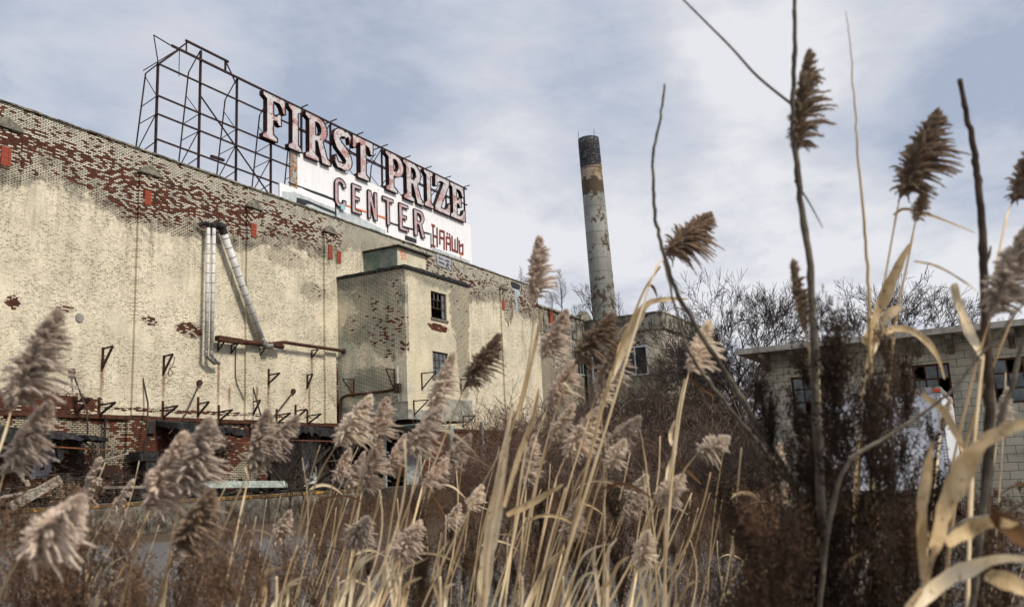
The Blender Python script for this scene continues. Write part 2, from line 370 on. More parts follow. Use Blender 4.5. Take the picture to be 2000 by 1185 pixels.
c = nt.mix(nt.mul(nt.sm(nt.noise(nt.comb(nt.mul(x, 1.2), nt.mul(y, 1.2), nt.mul(z, .12)), 1.6, 5, .65), .48, .7), .45), c, (.13, .11, .075))
thr = nt.sub(thr, nt.add(nt.sm(z, 31.8, 33.8, 0., .22), nt.sm(z, 12., 19.5, .16, 0.)))
c = nt.mix(nt.sm(nt.sub(n, thr), 0., .02), c, (.075, .055, .035))
tan = nt.mix(nt.sm(nh, .4, .6), (.17, .11, .05), (.30, .25, .19)); zz = nt.add(z, nt.mul(nt.sub(nh, .5), 2.4))
c = nt.mix(nt.sm(nt.add(zz, nt.mul(nt.sub(n, .5), 5.)), 34.5, 34.7), c, tan)
blk = nt.mix(nt.sm(nt.noise(p, 3., 4, .7), .5, .62), (.022, .024, .03), (.10, .11, .125))
c = nt.mix(nt.sm(zz, 35.9, 36.1), c, blk); nt.L(c, b.inputs['Base Color'])
mt, nt, b = mat('block', .9); p = nt.pos(); x, y, z = nt.sep(p); v = nt.comb(nt.add(x, y), z, 0.)
br = nt.node('ShaderNodeTexBrick', offset=.5); nt.L(v, br.inputs['Vector'])
for kk, vv in (('Scale', 1.), ('Brick Width', .41), ('Row Height', .203), ('Mortar Size', .008), ('Mortar Smooth', .3)): br.inputs[kk].default_value = vv
br.inputs['Color1'].default_value = (.52, .485, .385, 1); br.inputs['Color2'].default_value = (.42, .395, .31, 1); br.inputs['Mortar'].default_value = (.10, .09, .065, 1)
n = nt.noise(v, 1.3, 5, .65); c = nt.mix(nt.mul(nt.sm(n, .46, .72), .65), br.outputs[0], (.13, .115, .085)); c = nt.mix(nt.mul(nt.sm(nt.noise(nt.comb(nt.mul(nt.add(x, y), 2.5), nt.mul(z, .3), 0.), 1.5, 5, .7), .52, .68), .5), c, (.12, .10, .075)); c = nt.mix(nt.sm(nt.noise(v, 4.5, 4, .7), .66, .70), c, (.16, .08, .05))
nt.L(c, b.inputs['Base Color']); nt.L(nt.bump(nt.sub(1., br.outputs['Fac']), .4, .02), b.inputs['Normal'])
mt, nt, b = mat('ground', .95); p = nt.pos(); big = nt.noise(p, .16, 5, .65); fine = nt.noise(p, 9., 5, .75); mid = nt.noise(p, 1.1, 5, .65)
g = nt.mix(nt.sm(fine, .3, .72), (.045, .043, .040), (.17, .165, .16)); g = nt.mix(nt.sm(mid, .45, .7), g, (.10, .095, .09))
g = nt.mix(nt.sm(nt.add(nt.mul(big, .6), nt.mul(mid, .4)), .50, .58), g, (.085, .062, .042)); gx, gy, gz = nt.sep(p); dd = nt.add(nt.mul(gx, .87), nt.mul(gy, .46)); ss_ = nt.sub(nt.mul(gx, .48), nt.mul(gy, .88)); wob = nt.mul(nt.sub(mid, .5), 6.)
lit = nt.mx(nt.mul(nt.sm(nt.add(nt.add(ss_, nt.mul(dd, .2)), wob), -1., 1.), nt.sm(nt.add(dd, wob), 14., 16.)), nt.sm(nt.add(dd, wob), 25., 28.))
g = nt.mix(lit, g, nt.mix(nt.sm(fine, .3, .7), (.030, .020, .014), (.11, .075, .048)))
nt.L(g, b.inputs['Base Color']); nt.L(nt.bump(fine, .6, .04), b.inputs['Normal'])
mt, nt, b = mat('vent_tile', .8); p = nt.pos(); x, y, z = nt.sep(p)
ln = nt.mx(nt.sm(nt.m('PINGPONG', x, .13), 0., .012, 1., 0.), nt.sm(nt.m('PINGPONG', z, .10), 0., .012, 1., 0.))
nt.L(nt.mix(ln, (.28, .055, .028), (.03, .012, .01)), b.inputs['Base Color'])
def uz(px, py): q = onY(px, py, 30); return q[0]+30, q[2]
def sp(px, py, rx, ry, ar, am):
    (u0, z0), (u1, _) = uz(px, py), uz(px+rx, py); _, z1 = uz(px, py+ry)
    return (u0, z0, u1-u0, abs(z0-z1), ar, am)
PROF = [(15, 2.7, 1), (18.6, 2.8, 1), (19.6, 2.0, 1), (21.5, 2.3, 1), (23.5, 3.1, 1), (25, 3.1, 1), (27, 2.8, 1), (29.7, 2.9, 1), (30.8, 2.3, 1), (33, 2.0, 1), (35.2, 2.2, 1), (36.3, 2.2, .9), (37.5, 1.2, .35), (41, 1.1, .5), (43, 1.8, .8), (46, 2.0, .75), (50, 2.3, .8), (55, 1.6, .6), (58, 2.4, 1), (61, 2.2, 1)]
brick('wall_paint', 15.5, (1.35, 3.1), 1.2, [sp(20, 590, 22, 16, .6, .8), sp(130, 603, 26, 8, .55, .5), sp(290, 628, 26, 10, .45, .7), sp(370, 645, 28, 18, .42, .95), sp(200, 775, 105, 22, .0, .3),
      sp(80, 785, 130, 26, .85, .9), sp(560, 505, 50, 24, .12, .5), sp(610, 570, 28, 24, .14, .5), sp(660, 770, 8, 70, .9, .8), sp(990, 600, 14, 40, .25, .8), sp(340, 803, 300, 5, .4, .6)], fleck=.16, prof=PROF, rust=[(uz(px_, py_)[0], uz(px_, py_)[1], l_) for px_, py_, l_ in ((200, 705, 2.), (320, 720, 1.6), (194, 800, .7), (387, 790, .9), (427, 712, 2.6), (524, 745, 1.7), (604, 750, 2.4), (609, 690, 1.8), (494, 757, 1.), (150, 800, .8), (448, 760, 1.), (577, 800, .7))])
TY = 25.64; TX = 36.52
def spT(px, py, rx, ry, ar, am, face='x'):
    f = (lambda a, b: onX(a, b, TX)) if face == 'x' else (lambda a, b: onY(a, b, TY))
    q, q1, q2 = f(px, py), f(px+rx, py), f(px, py+ry); U = lambda q: q[0]+q[1]
    return (U(q), q[2], abs(U(q1)-U(q)), abs(q[2]-q2[2]), ar, am)
brick('tower_side', 12.1, (.2, .5), .5, [spT(740, 585, 60, 55, .13, .95), spT(762, 650, 44, 55, .24, .95), spT(700, 640, 40, 40, .12, .6), spT(725, 750, 60, 40, .06, .8)], cream2=(.44, .46, .37))
brick('tower_front', 12.1, (.2, .45), .35, [spT(855, 640, 20, 9, .95, .8, 'y'), spT(900, 610, 22, 75, .10, 1., 'y'), spT(905, 700, 14, 90, .05, .9, 'y'), spT(850, 545, 50, 14, .15, .9, 'y')], fleck=.06, cream=(.75, .66, .47), cream2=(.62, .57, .43))
brick('lower_brick', 15.5, (1.5, 3), 0., [], cream=(.44, .38, .27), cream2=(.26, .23, .165), base_red=.9, soot=0., rh=.075, bw=.22)
brick('annex_wall', 14.2, (3., 6.), .45, [], cream=(.56, .50, .37), cream2=(.26, .23, .17), base_red=.12, fleck=.3)

# ------------------------------------------------------------------ ground
MB().raw([(-300, -300, 0), (700, -300, 0), (700, 500, 0), (-300, 500, 0)], [(0, 1, 2, 3)]).build('ground', 'ground')['kind'] = 'structure'
# ------------------------------------------------------------------ factory building
H = 15.5; DZ = 1.15
FB = empty('factory_building', (36, 30, 0), 'huge cream painted brick factory with peeling red band under its roof', 'factory')
ZL = 4.45
mb = MB().box((-14, 30, ZL), (60.4, 50, H))
mb.build('wall', 'wall_paint', FB)
# lower storey wall with a loading bay opening under the tower
mb = MB().box((-14, 30.02, 0), (37.2, 30.4, ZL-.16)); mb.box((42.4, 30.02, 0), (60.4, 30.4, ZL-.16)); mb.box((37.2, 30.02, 3.9), (42.4, 30.4, ZL-.16))
mb.build('lower_wall', 'lower_brick', FB)
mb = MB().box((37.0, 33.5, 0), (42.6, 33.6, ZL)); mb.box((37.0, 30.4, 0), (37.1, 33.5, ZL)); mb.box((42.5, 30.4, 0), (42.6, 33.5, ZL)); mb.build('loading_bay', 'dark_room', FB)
MB().box((-14, 29.9, ZL-.16), (60.4, 30.3, ZL)).build('steel_lintel', 'rust', FB)
# coping : many slightly uneven tiles
mb = MB(); xx = -14.
while xx < 60.4:
    w_ = .62 if xx < 33 else .9; dz = random.uniform(-.02, .02); mb.box((xx, 29.93, H-.005), (min(xx+w_-.02, 60.4), 30.5, H+.06+dz)); xx += w_
mb.build('coping', 'coping', FB)
def capx(px, py): return onY(px, py, 30)[0]
PIL = [(17.45, 18.65), (23.8, 24.75), (29.85, 30.75), (35.35, 36.2), (54.3, 55.3), (48.3, 49.1)]
for i, (a, b_) in enumerate(PIL):
    top = 14.5 if i != 5 else 13.7
    z0 = ZL+.02 if i != 5 else 12.2
    pl = MB().box((a, 29.87, z0), (b_, 30.01, top)).build('pilaster', 'wall_paint', FB)
    mc = (a+b_)/2; cb = MB()
    cb.raw([(x_, y_, z_) for y_ in (29.78, 30.01) for x_, z_ in ((a-.05, top), (b_+.05, top), (b_+.05, top+.1), (mc+.12, top+.38), (mc-.12, top+.38), (a-.05, top+.1))],
           [(0,1,2,3,4,5), (11,10,9,8,7,6)]+[(j, j+6, (j+1) % 6+6, (j+1) % 6) for j in range(6)])
    cb.build('pilaster_cap', 'capstone', pl)
for (xa, ya, xb, yb) in ((3, 281, 20, 329), (283.5, 369, 294.5, 404.5), (490.5, 433, 500.6, 466), (641, 476, 649, 508.5), (662, 487, 669.5, 516), (980, 585, 985.8, 607)):
    p, q = onY(xa, ya, 29.85), onY(xb, yb, 29.85); off = .0 if xa < 655 or xa > 900 else .13
    MB().box((p[0], 29.83+off, q[2]+.05), (q[0], 30.0, p[2]-.05)).build('vent', 'vent_tile', FB)
MB().tube([onY(155.5, 620, 29.98)+np.array([0, .03, 0]), onY(155.5, 620, 29.98)-np.array([0, .03, 0])], .17, 16).build('round_plate', 'stucco', FB)
# pilaster on lower wall
for a, b_ in ((23.6, 25.3), (30.2, 31.2), (17.4, 18.6)):
    MB().box((a, 29.86, DZ), (b_, 30.03, ZL-.17)).build('lower_pier', 'lower_brick', FB)
# tower
T1X = 42.8; TT = 12.1
mb = MB().box((TX+.001, TY, 4.5), (TX+.25, 30, TT)); mb.build('tower_side_wall', 'tower_side', FB)
# front wall with two window openings
w1 = onY(841, 567, TY); w1b = onY(873, 627, TY); w2 = onY(845.8, 685, TY); w2b = onY(877, 737, TY)
wins = [(w1[0], w1b[0], w1b[2], w1[2]), (w1[0], w1b[0], w2b[2]-.1, w2[2])]
mb = MB(); xa, xb = wins[0][0], wins[0][1]; y0, y1 = TY, TY+.25
mb.box((TX+.251, y0, 4.5), (xa, y1, TT)); mb.box((xb, y0, 4.5), (T1X, y1, TT))
zs = [4.5, wins[1][2], wins[1][3], wins[0][2], wins[0][3], TT]
for za, zb in ((zs[0], zs[1]), (zs[2], zs[3]), (zs[4], zs[5])): mb.box((xa, y0, za), (xb, y1, zb))
mb.box((T1X-.25, y1, 4.5), (T1X-.002, 30, TT)); mb.box((TX, TY, TT-.1), (TX+.25, TY+.002, TT-.05))
mb.build('tower_front_wall', 'tower_front', FB)
mb = MB().box((TX+.25, y1, 4.42), (T1X-.25, 30, 4.6)); mb.build('tower_floor', 'dark_room', FB)
MB().box((TX+.25, y1, TT-.2), (T1X-.25, 30, TT-.01)).build('tower_roof', 'tar', FB)
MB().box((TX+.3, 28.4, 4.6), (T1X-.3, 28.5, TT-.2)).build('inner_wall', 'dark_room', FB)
mb = MB()
for i in range(14):
    a = TX-.1+i*(T1X-TX+.2)/14; mb.box((a, TY-.1, TT), (a+(T1X-TX+.2)/14-.01, TY+.35, TT+.16+random.uniform(-.03, .03)))
for i in range(9):
    a = TY+.35+i*(30-TY-.35)/9; mb.box((TX-.1, a, TT), (TX+.35, a+(30-TY-.35)/9-.01, TT+.16+random.uniform(-.03, .05)))
mb.build('tower_coping', 'tar', FB)
for i, (xa, xb, za, zb) in enumerate(wins):
    fr = MB(); t = .06; yy0, yy1 = TY+.06, TY+.13
    fr.box((xa, yy0, za), (xa+t, yy1, zb)); fr.box((xb-t, yy0, za), (xb, yy1, zb)); fr.box((xa+t, yy0, zb-t), (xb-t, yy1, zb)); fr.box((xa+t, yy0, za), (xb-t, yy1, za+t))
    for k_ in (1, 2, 3): xm = xa+(xb-xa)*k_/4; fr.box((xm-.017, yy0+.01, za+.4*(zb-za)), (xm+.017, yy1-.01, zb-t))
    for k_ in (.4, .7): zm = za+(zb-za)*k_; fr.box((xa+t, yy0+.012, zm-.017), (xb-t, yy1-.012, zm+.017))
    wo = fr.build('window', 'frame_rust', FB)
    pa = MB(); pz = za+.7*(zb-za)
    for k_ in range(4):
        x0_ = xa+(xb-xa)*k_/4+.03; x1_ = xa+(xb-xa)*(k_+1)/4-.03
        if i == 0:   # broken panes: only shards cling to the frame
            if k_ < 3: pa.raw([(x0_, TY+.1, pz), (x0_+.12, TY+.1, pz+.05), (x0_+.07, TY+.1, pz+.5), (x1_, TY+.1, pz+.45), (x1_, TY+.1, zb-.07), (x0_, TY+.1, zb-.07)], [(0, 1, 2, 3, 4, 5)])
            else: pa.raw([(x0_, TY+.1, za+.1), (x1_, TY+.1, za+.1), (x1_, TY+.1, zb-.07), (x0_, TY+.1, zb-.07)], [(0, 1, 2, 3)])
        else: pa.raw([(x0_, TY+.1, za+.06), (x1_, TY+.1, za+.06), (x1_, TY+.1, zb-.07), (x0_, TY+.1, zb-.07)], [(0, 1, 2, 3)])
    pa.build('pane', 'pane_grey', wo)
    MB().box((xa-.08, TY-.07, za-.1), (xb+.08, TY+.06, za)).build('sill', 'capstone', wo)
# stucco band round the foot of the tower
mb = MB().box((TX-.03, TY-.03, 4.42), (TX, 30, 5.3)); mb.box((TX, TY-.03, 4.42), (39.0, TY, 4.9)); mb.box((39.4, TY-.03, 4.42), (T1X-.1, TY, 5.6))
mb.build('stucco_band', 'stucco', FB)
# hut on tower roof
BX = 38.8
hut = MB().box((BX, 27.72, TT+.02), (BX+.05, 29.99, 14.02)).build('roof_hut', 'hut_panel', FB)
MB().box((BX+.05, 27.72, TT+.02), (41.6, 29.99, 14.02)).build('hut_wall', 'cream_plain', hut)
MB().box((BX-.12, 27.5, 14.02), (42.0, 29.98, 14.10)).build('hut_roof', 'tar', hut)
def paint(plane, lines, w_, th=.012):
    m_ = MB()
    for L in lines:
        P = [plane(*q) for q in L]
        for a, b2 in zip(P[:-1], P[1:]):
            t = _n(b2-a); m_.bar(a-t*w_*.35, b2+t*w_*.35, th+random.uniform(0, .003), w_, up=(0, 0, 1) if abs(t[2]) < .9 else (1, 0, 0))
    return m_
def barsheet(plane_n, lines, fpt, w_):
    """flat strokes lying on a wall whose normal is plane_n"""
    m_ = MB(); N = np.array(plane_n, float)
    for i, L in enumerate(lines):
        P = [np.array(fpt(*q)) for q in L]
        for j, (a, b2) in enumerate(zip(P[:-1], P[1:])):
            t = _n(b2-a); s_ = _n(np.cross(t, N))*w_/2; o = N*(.004+.0015*((i*3+j) % 5)); e = t*w_*.3
            m_.raw([a-e-s_, b2+e-s_, b2+e+s_, a-e+s_, a-e-s_+o, b2+e-s_+o, b2+e+s_+o, a-e+s_+o], [(4,5,6,7),(0,1,5,4),(1,2,6,5),(2,3,7,6),(3,0,4,7)])
    return m_
Z7 = lambda x_, y_: (680+x_/6.585, 460+y_/6.585)
g = barsheet((0, -1, 0), [[Z7(660, 175), Z7(680, 240), Z7(690, 185), Z7(705, 235)], [Z7(700, 190), Z7(700, 240)], [Z7(680, 255), Z7(700, 270), Z7(680, 300), Z7(705, 300)], [Z7(715, 250), Z7(725, 240), Z7(735, 255), Z7(715, 295), Z7(740, 292)]], lambda a, b2: onY(a, b2, 27.715), .05)
g.build('graffiti', 'paint_orange', hut)
Z3 = lambda x_, y_: (480+x_/3.117, 160+y_/3.117)
# CR block letters on the parapet
cr = [[Z3(1210, 1072), Z3(1165, 1055), Z3(1170, 1105), Z3(1212, 1125)], [Z3(1170, 1080), Z3(1205, 1095)],
      [Z3(1215, 1125), Z3(1207, 1072), Z3(1245, 1085), Z3(1243, 1110), Z3(1215, 1100)], [Z3(1228, 1108), Z3(1248, 1140)]]
barsheet((0, -1, 0), cr, lambda a, b2: onY(a, b2, 29.995), .30).build('graffiti', 'paint_black', FB)
barsheet((0, -1, 0), cr, lambda a, b2: onY(a, b2, 29.985), .19).build('graffiti', 'paint_silver', FB)
Z6a = lambda x_, y_: (980+x_/4.9375, 440+y_/4.9375)
barsheet((0, -1, 0), [[Z6a(120, 620), Z6a(165, 640)], [Z6a(130, 620), Z6a(135, 700)], [Z6a(150, 630), Z6a(155, 690)], [Z6a(140, 700), Z6a(145, 830)], [Z6a(165, 640), Z6a(160, 660), Z6a(175, 670)]], lambda a, b2: onY(a, b2, 29.99), .16).build('graffiti', 'paint_blue', FB)
barsheet((0, -1, 0), [[Z6a(95, 560), Z6a(170, 590)], [Z6a(100, 575), Z6a(165, 605)]], lambda a, b2: onY(a, b2, 29.992), .3).build('graffiti', 'paint_black', FB)
Z6 = lambda x_, y_: (x_/5.927, 780+y_/5.927)
barsheet((0, -1, 0), [[Z6(350, 590), Z6(410, 680), Z6(430, 760), Z6(400, 870), Z6(540, 850)], [Z6(520, 560), Z6(545, 700), Z6(555, 820)], [Z6(560, 560), Z6(600, 620), Z6(700, 690)], [Z6(610, 680), Z6(690, 650), Z6(700, 600)]], lambda a, b2: onY(a, b2, 30.01), .26).build('graffiti', 'paint_lilac', FB)
# rusty stains under old fixings
# loading dock
mb = MB().box((5, 28.15, 0), (TX-.6, 30.01, DZ)); mb.box((TX-.6, 24.6, 0), (47, 30.01, DZ)); mb.box((47, 28.3, 0), (60, 30.01, DZ)); mb.build('dock', 'concrete', FB)
mb = MB().box((5, 28.12, DZ-.14), (TX-.6, 28.15, DZ-.02)); mb.box((TX-.6, 24.57, DZ-.14), (47, 24.6, DZ-.02)); mb.build('dock_edge', 'yellow_edge', FB)
# drain pipe on lower wall
MB().tube([(22.55, 29.8, DZ), (22.55, 29.8, ZL-.1)], .05, 8).build('drain_pipe', 'black_iron', FB)
# ------------------------------------------------------------------ rooftop sign
SY = 31.0
def S(px, py): return onY(px, py, SY)
SG = empty('rooftop_sign', (40, SY, H), 'rooftop steel frame carrying big faded pink serif letters above a white panel', 'sign')
posts = [25.48, 27.90, 30.22, 32.6, 34.9, 37.3, 39.7, 42.1, 44.5, 46.9, 49.3, 51.7]
Zr = [20.25, 18.74, 17.88, 16.70]
for i, x_ in enumerate(posts):
    mb = MB(); top = 20.3 if i == 0 else (21.95 if i == 1 else 21.4)
    mb.box((x_-.042, SY, H-.6), (x_+.042, SY+.10, top)); mb.build('post', 'steel', SG)
    # rear raking strut with lattice
    mb = MB(); r0 = np.array([x_, SY+1.55, H-.5]); tp = np.array([x_, SY+.85, top-(.25 if i == 0 else .9)])
    mb.bar(r0, tp, .05)
    fr = lambda z_: np.array([x_, SY+.1, z_])
    rr = lambda z_: r0+(tp-r0)*((z_-r0[2])/(tp[2]-r0[2]))
    mb.bar(tp, fr(top-.02), .04)
    zz_ = [16.6, 17.8, 18.8, 20.1]
    mb.bar(rr(16.2), fr(16.6), .035); mb.bar(rr(16.3), fr(17.9), .035); mb.bar(rr(17.7), fr(17.9), .03); mb.bar(rr(18.5), fr(18.75), .03); mb.bar(fr(18.8), rr(19.9), .03)
    mb.build('strut', 'black_iron', SG)
mb = MB()
for z_ in Zr: mb.bar((25.35, SY-.05, z_), (33.95 if z_ < 18.8 else 51.9, SY-.05, z_), .06, .075)
mb.bar((26.1, SY-.06, 21.42), (51.9, SY-.06, 21.42), .07, .11)
mb.bar((26.9, SY-.05, 22.02), (29.55, SY-.05, 22.02), .08, .10)
mb.bar((25.16, SY, 21.54), (26.1, SY, 21.44), .04); mb.bar((25.16, SY, 21.54), (25.45, SY, 20.3), .035)
mb.bar((25.45, SY, 20.25), (26.55, SY-.03, 21.42), .08); mb.bar((26.5, SY-.04, 21.42), (27.05, SY, 22.0), .06)
mb.bar((27.0, SY, 21.4), (27.0, SY, 22.0), .05)
mb.bar((25.3, SY+.8, 20.1), (26.5, SY, 21.4), .035)
mb.bar((29.4, SY, 21.4), (29.4, SY, 22.0), .08); mb.bar((29.4, SY-.02, 22.0), (30.22, SY, 20.95), .05); mb.bar((26.6, SY, 21.4), (27.3, SY+.8, 20.6), .035)
mb.bar((27.92, SY+.06, 19.7), (33.2, SY+.1, 15.5), .055); mb.bar((25.5, SY+1.3, 16.1), (33.9, SY+1.3, 16.1), .05)
mb.bar((28.5, SY-.1, 16.82), (29.3, SY-.1, 16.85), .12)
mb.bar((34.9, SY+.7, 20.6), (51.7, SY+.7, 20.6), .05)
for x_ in posts[4:]:
    mb.bar((x_-.1, SY-.5, 21.55), (x_+.05, SY+.9, 21.5), .05); mb.bar((x_, SY, 20.2), (x_, SY+.8, 20.9), .04)
for a, b2 in ((39.7, 42.1), (42.1, 44.5), (46.9, 49.3)): mb.bar((a, SY+.5, 18.8), (b2, SY+.5, 21.2), .04)
mb.build('cross_beam', 'steel', SG)
def arc(cx, cy, rx, ry, a0, a1, n=10): return [(cx+rx*math.cos(math.radians(a0+(a1-a0)*i/n)), cy+ry*math.sin(math.radians(a0+(a1-a0)*i/n))) for i in range(n+1)]
def strokeoutline(pts, wd):
    P = np.array(pts, float); T = unit(np.gradient(P, axis=0)); N = np.stack([-T[:, 1], T[:, 0]], 1); wd = np.array(wd)[:, None]/2
    return [tuple(q) for q in np.concatenate([P+N*wd, (P-N*wd)[::-1]])]
GL = {
 'I': (42, [[(0,100),(42,100),(42,91),(31,85),(31,15),(42,9),(42,0),(0,0),(0,9),(11,15),(11,85),(0,91)]]),
 'F': (74, [[(0,100),(70,100),(74,68),(64,68),(59,80),(52,86),(34,86),(34,57),(44,57),(50,64),(59,64),(59,38),(50,38),(44,45),(34,45),(34,15),(47,9),(47,0),(0,0),(0,9),(12,15),(12,85),(0,91)]]),
 'T': (76, [[(0,100),(76,100),(76,68),(66,68),(60,82),(49,86),(49,15),(60,9),(60,0),(16,0),(16,9),(27,15),(27,86),(16,82),(10,68),(0,68)]]),
 'E': (76, [[(0,100),(70,100),(72,70),(62,70),(56,82),(48,86),(34,86),(34,58),(42,58),(48,65),(57,65),(57,38),(48,38),(42,45),(34,45),(34,14),(50,14),(60,20),(66,34),(76,34),(73,0),(0,0),(0,9),(12,15),(12,85),(0,91)]]),
 'Z': (74, [[(4,100),(72,100),(72,88),(28,14),(48,14),(58,20),(64,34),(74,34),(71,0),(0,0),(0,12),(44,86),(28,86),(18,80),(13,68),(3,68)]]),
 'P': (76, [[(0,100),(42,100)]+arc(42,71,34,29,80,-80,14)+[(42,42),(34,42),(34,15),(48,9),(48,0),(0,0),(0,9),(12,15),(12,85),(0,91)], [(34,86),(34,56),(40,56)]+arc(40,71,13,15,-80,80,10)+[(40,86)]]),
 'R': (86, [[(0,100),(42,100)]+arc(42,73,33,27,80,-50,12)+[(60,48),(74,16),(86,10),(86,0),(56,0),(40,44),(34,44),(34,15),(46,9),(46,0),(0,0),(0,9),(12,15),(12,85),(0,91)], [(34,86),(34,58),(40,58)]+arc(40,72,13,14,-80,80,10)+[(40,86)]]),
}
sp_ = [(60,70),(61,88),(52,92)]+arc(34,73,22,17,60,190,8)+[(20,58),(34,50),(46,42)]+arc(36,27,20,17,20,-110,8)+[(16,10),(9,18),(8,32)]
GL['S'] = (68, [strokeoutline(sp_, [3,13,15]+[15,17,18,20,22,23,24,25,25]+[26,27,26]+[25,25,24,22,20,18,17,16,15]+[15,13,3])])
BL = {'C': (46, [strokeoutline([(44,72),(44,84)]+arc(27,76,17,17,45,180,8)+[(10,50),(10,24)]+[(q[0], q[1]) for q in arc(27,24,17,17,180,315,8)]+[(44,16),(44,28)], [14]*24)]),
 'E': (44, [[(0,100),(44,100),(44,87),(15,87),(15,58),(36,58),(36,45),(15,45),(15,13),(44,13),(44,0),(0,0)]]),
 'N': (48, [[(0,100),(17,100),(34,42),(34,100),(48,100),(48,0),(32,0),(14,60),(14,0),(0,0)]]),
 'T': (50, [[(0,100),(50,100),(50,87),(32,87),(32,0),(18,0),(18,87),(0,87)]]),
 'R': (48, [[(0,100),(28,100)]+arc(28,75,18,25,80,-60,8)+[(34,48),(48,0),(33,0),(21,45),(14,45),(14,0),(0,0)], [(14,87),(14,58),(25,58)]+arc(25,72,7,14,-80,80,6)+[(25,87)]])}
def letter(name, g, x0, x1, z0, z1, y, depth, fm, sm_, lip, parent, shear=0.):
    wd, loops = g; cu = bpy.data.curves.new('c', 'CURVE'); cu.dimensions = '2D'; cu.fill_mode = 'BOTH'; K = lambda q: (x0+(x1-x0)*q[0]/wd, z0+(z1-z0)*q[1]/100)
    side = MB()
    for L in loops:
        s_ = cu.splines.new('POLY'); s_.points.add(len(L)-1); s_.use_cyclic_u = True
        for pt, q in zip(s_.points, L): a, b2 = K(q); pt.co = (a, b2, 0, 1)
        n_ = len(L); Q = [K(q) for q in L]
        side.raw([(a, yy, b2) for yy in (y-lip, y+depth) for a, b2 in Q], [(j, (j+1) % n_, (j+1) % n_+n_, j+n_) for j in range(n_)])
    tmp = bpy.data.objects.new('t', cu); C.objects.link(tmp); dg = bpy.context.evaluated_depsgraph_get(); me0 = tmp.evaluated_get(dg).to_mesh()
    V = np.array([v.co[:] for v in me0.vertices]); Fc = [tuple(p_.vertices) for p_ in me0.polygons]; bpy.data.objects.remove(tmp)
    mf = MB(); mf.raw(np.stack([V[:, 0], np.full(len(V), y), V[:, 1]], 1), Fc); mf.raw(np.stack([V[:, 0], np.full(len(V), y+depth-.02), V[:, 1]], 1), Fc)
    lt = mf.build('letter', fm, parent)
    # rim: thin return sheet plus a narrow dark edge band inside the outline
    rim = side
    for L in loops:
        Q = np.array([K(q) for q in L])
        for j in range(len(Q)):
            a, b2 = Q[j], Q[(j+1) % len(Q)]
            rim.bar((a[0], y-lip*.5, a[1]), (b2[0], y-lip*.5, b2[1]), lip, .04 if depth > .2 else .022, up=(0, 1, 0))
    rim.build('letter_rim', sm_, lt); return lt
LX = [('F', 513, 558), ('I', 563, 589), ('R', 596, 645), ('S', 651, 687), ('T', 688.5, 728.6), ('P', 753, 788), ('R', 787.5, 826.5), ('I', 828, 846), ('Z', 848.5, 879), ('E', 879, 908)]
for ch, a, b2 in LX:
    yl = 220+(a-513)*.47
    letter(ch, GL[ch], onY(a, yl, 30.75)[0], onY(b2, yl+10, 30.75)[0], 18.78 if ch != 'R' else 18.7, 21.30, 30.75, .24, 'letter_face', 'letter_side', .04, SG)
# panel
pn = MB().box((34.41, SY-.1, 15.6), (52.16, SY-.02, 18.84)).build('panel', 'panel_white', SG)
MB().box((33.87, SY-.12, 16.35), (34.40, SY-.02, 18.86)).build('rusty_strip', 'panel_rust', SG)
MB().box((32.96, SY-.22, 15.6), (37.3, SY-.13, 16.72)).build('lower_panel', 'panel_white', SG)
MB().box((52.16, SY-.1, 15.6), (52.18, SY+.3, 18.84)).build('panel_edge', 'panel_white', SG)
CX = [('C', 655, 676), ('E', 690, 708), ('N', 721, 739), ('T', 750, 771), ('E', 782, 800), ('R', 811, 832)]
for ch, a, b2 in CX:
    yl = 375+(a-655)*.36
    letter(ch, BL[ch], onY(a, yl, SY-.3)[0], onY(b2, yl+6, SY-.3)[0], 16.58, 18.30, SY-.20, .07, 'letter_face_dim', 'letter_side', .04, pn)
SP = lambda a, b2: onY(a, b2, SY-.104)
SP2 = lambda a, b2: onY(a, b2, SY-.224)
ZS = lambda x_, y_: (500+x_/11.85, 330+y_/11.85)
def flat(fpt, poly, N=(0, -1, 0)):
    P = np.array([fpt(*q) for q in poly]); n_ = len(P); N = np.array(N, float)*.006
    return MB().raw(np.concatenate([P, P+N]), [tuple(range(n_, 2*n_))]+[(j, (j+1) % n_, (j+1) % n_+n_, j+n_) for j in range(n_)])
flat(SP, [ZS(925, 360), ZS(1280, 490), ZS(1570, 590), ZS(1860, 710), ZS(1855, 760), ZS(1560, 650), ZS(1340, 570), ZS(1150, 490), ZS(1060, 440), ZS(925, 405)]).build('graffiti', 'paint_black', pn)
flat(lambda a, b2: onY(a, b2, SY-.124), [ZS(745, 290), ZS(925, 365), ZS(925, 405), ZS(745, 330)]).build('graffiti', 'paint_black', pn)
flat(SP2, [ZS(940, 660), ZS(1200, 730), ZS(1500, 860), ZS(1830, 990), ZS(1830, 1060), ZS(1480, 915), ZS(1300, 830), ZS(1180, 810), ZS(1110, 870), ZS(930, 800)]).build('graffiti', 'paint_black', pn)
flat(lambda a, b2: onY(a, b2, SY-.22), [ZS(780, 540), ZS(870, 520), ZS(1000, 580), ZS(1300, 700), ZS(1600, 830), ZS(1825, 900), ZS(1825, 1120), ZS(600, 1000), ZS(600, 520)][::-1]).build('paint_patch', 'paint_grey', pn)
flat(SP, [Z3(545, 760), Z3(620, 800), Z3(700, 830), Z3(850, 905), Z3(850, 960), Z3(545, 880)][::-1]).build('paint_patch', 'paint_grey', pn)
flat(SP, [Z3(1135, 1005), Z3(1365, 1090), Z3(1367, 1130), Z3(1135, 1060)][::-1]).build('paint_patch', 'paint_grey', pn)
flat(lambda a, b2: onY(a, b2, SY-.26), [Z3(575, 745), Z3(608, 755), Z3(606, 780), Z3(580, 775)]).build('paint_patch', 'cyan_patch', pn)
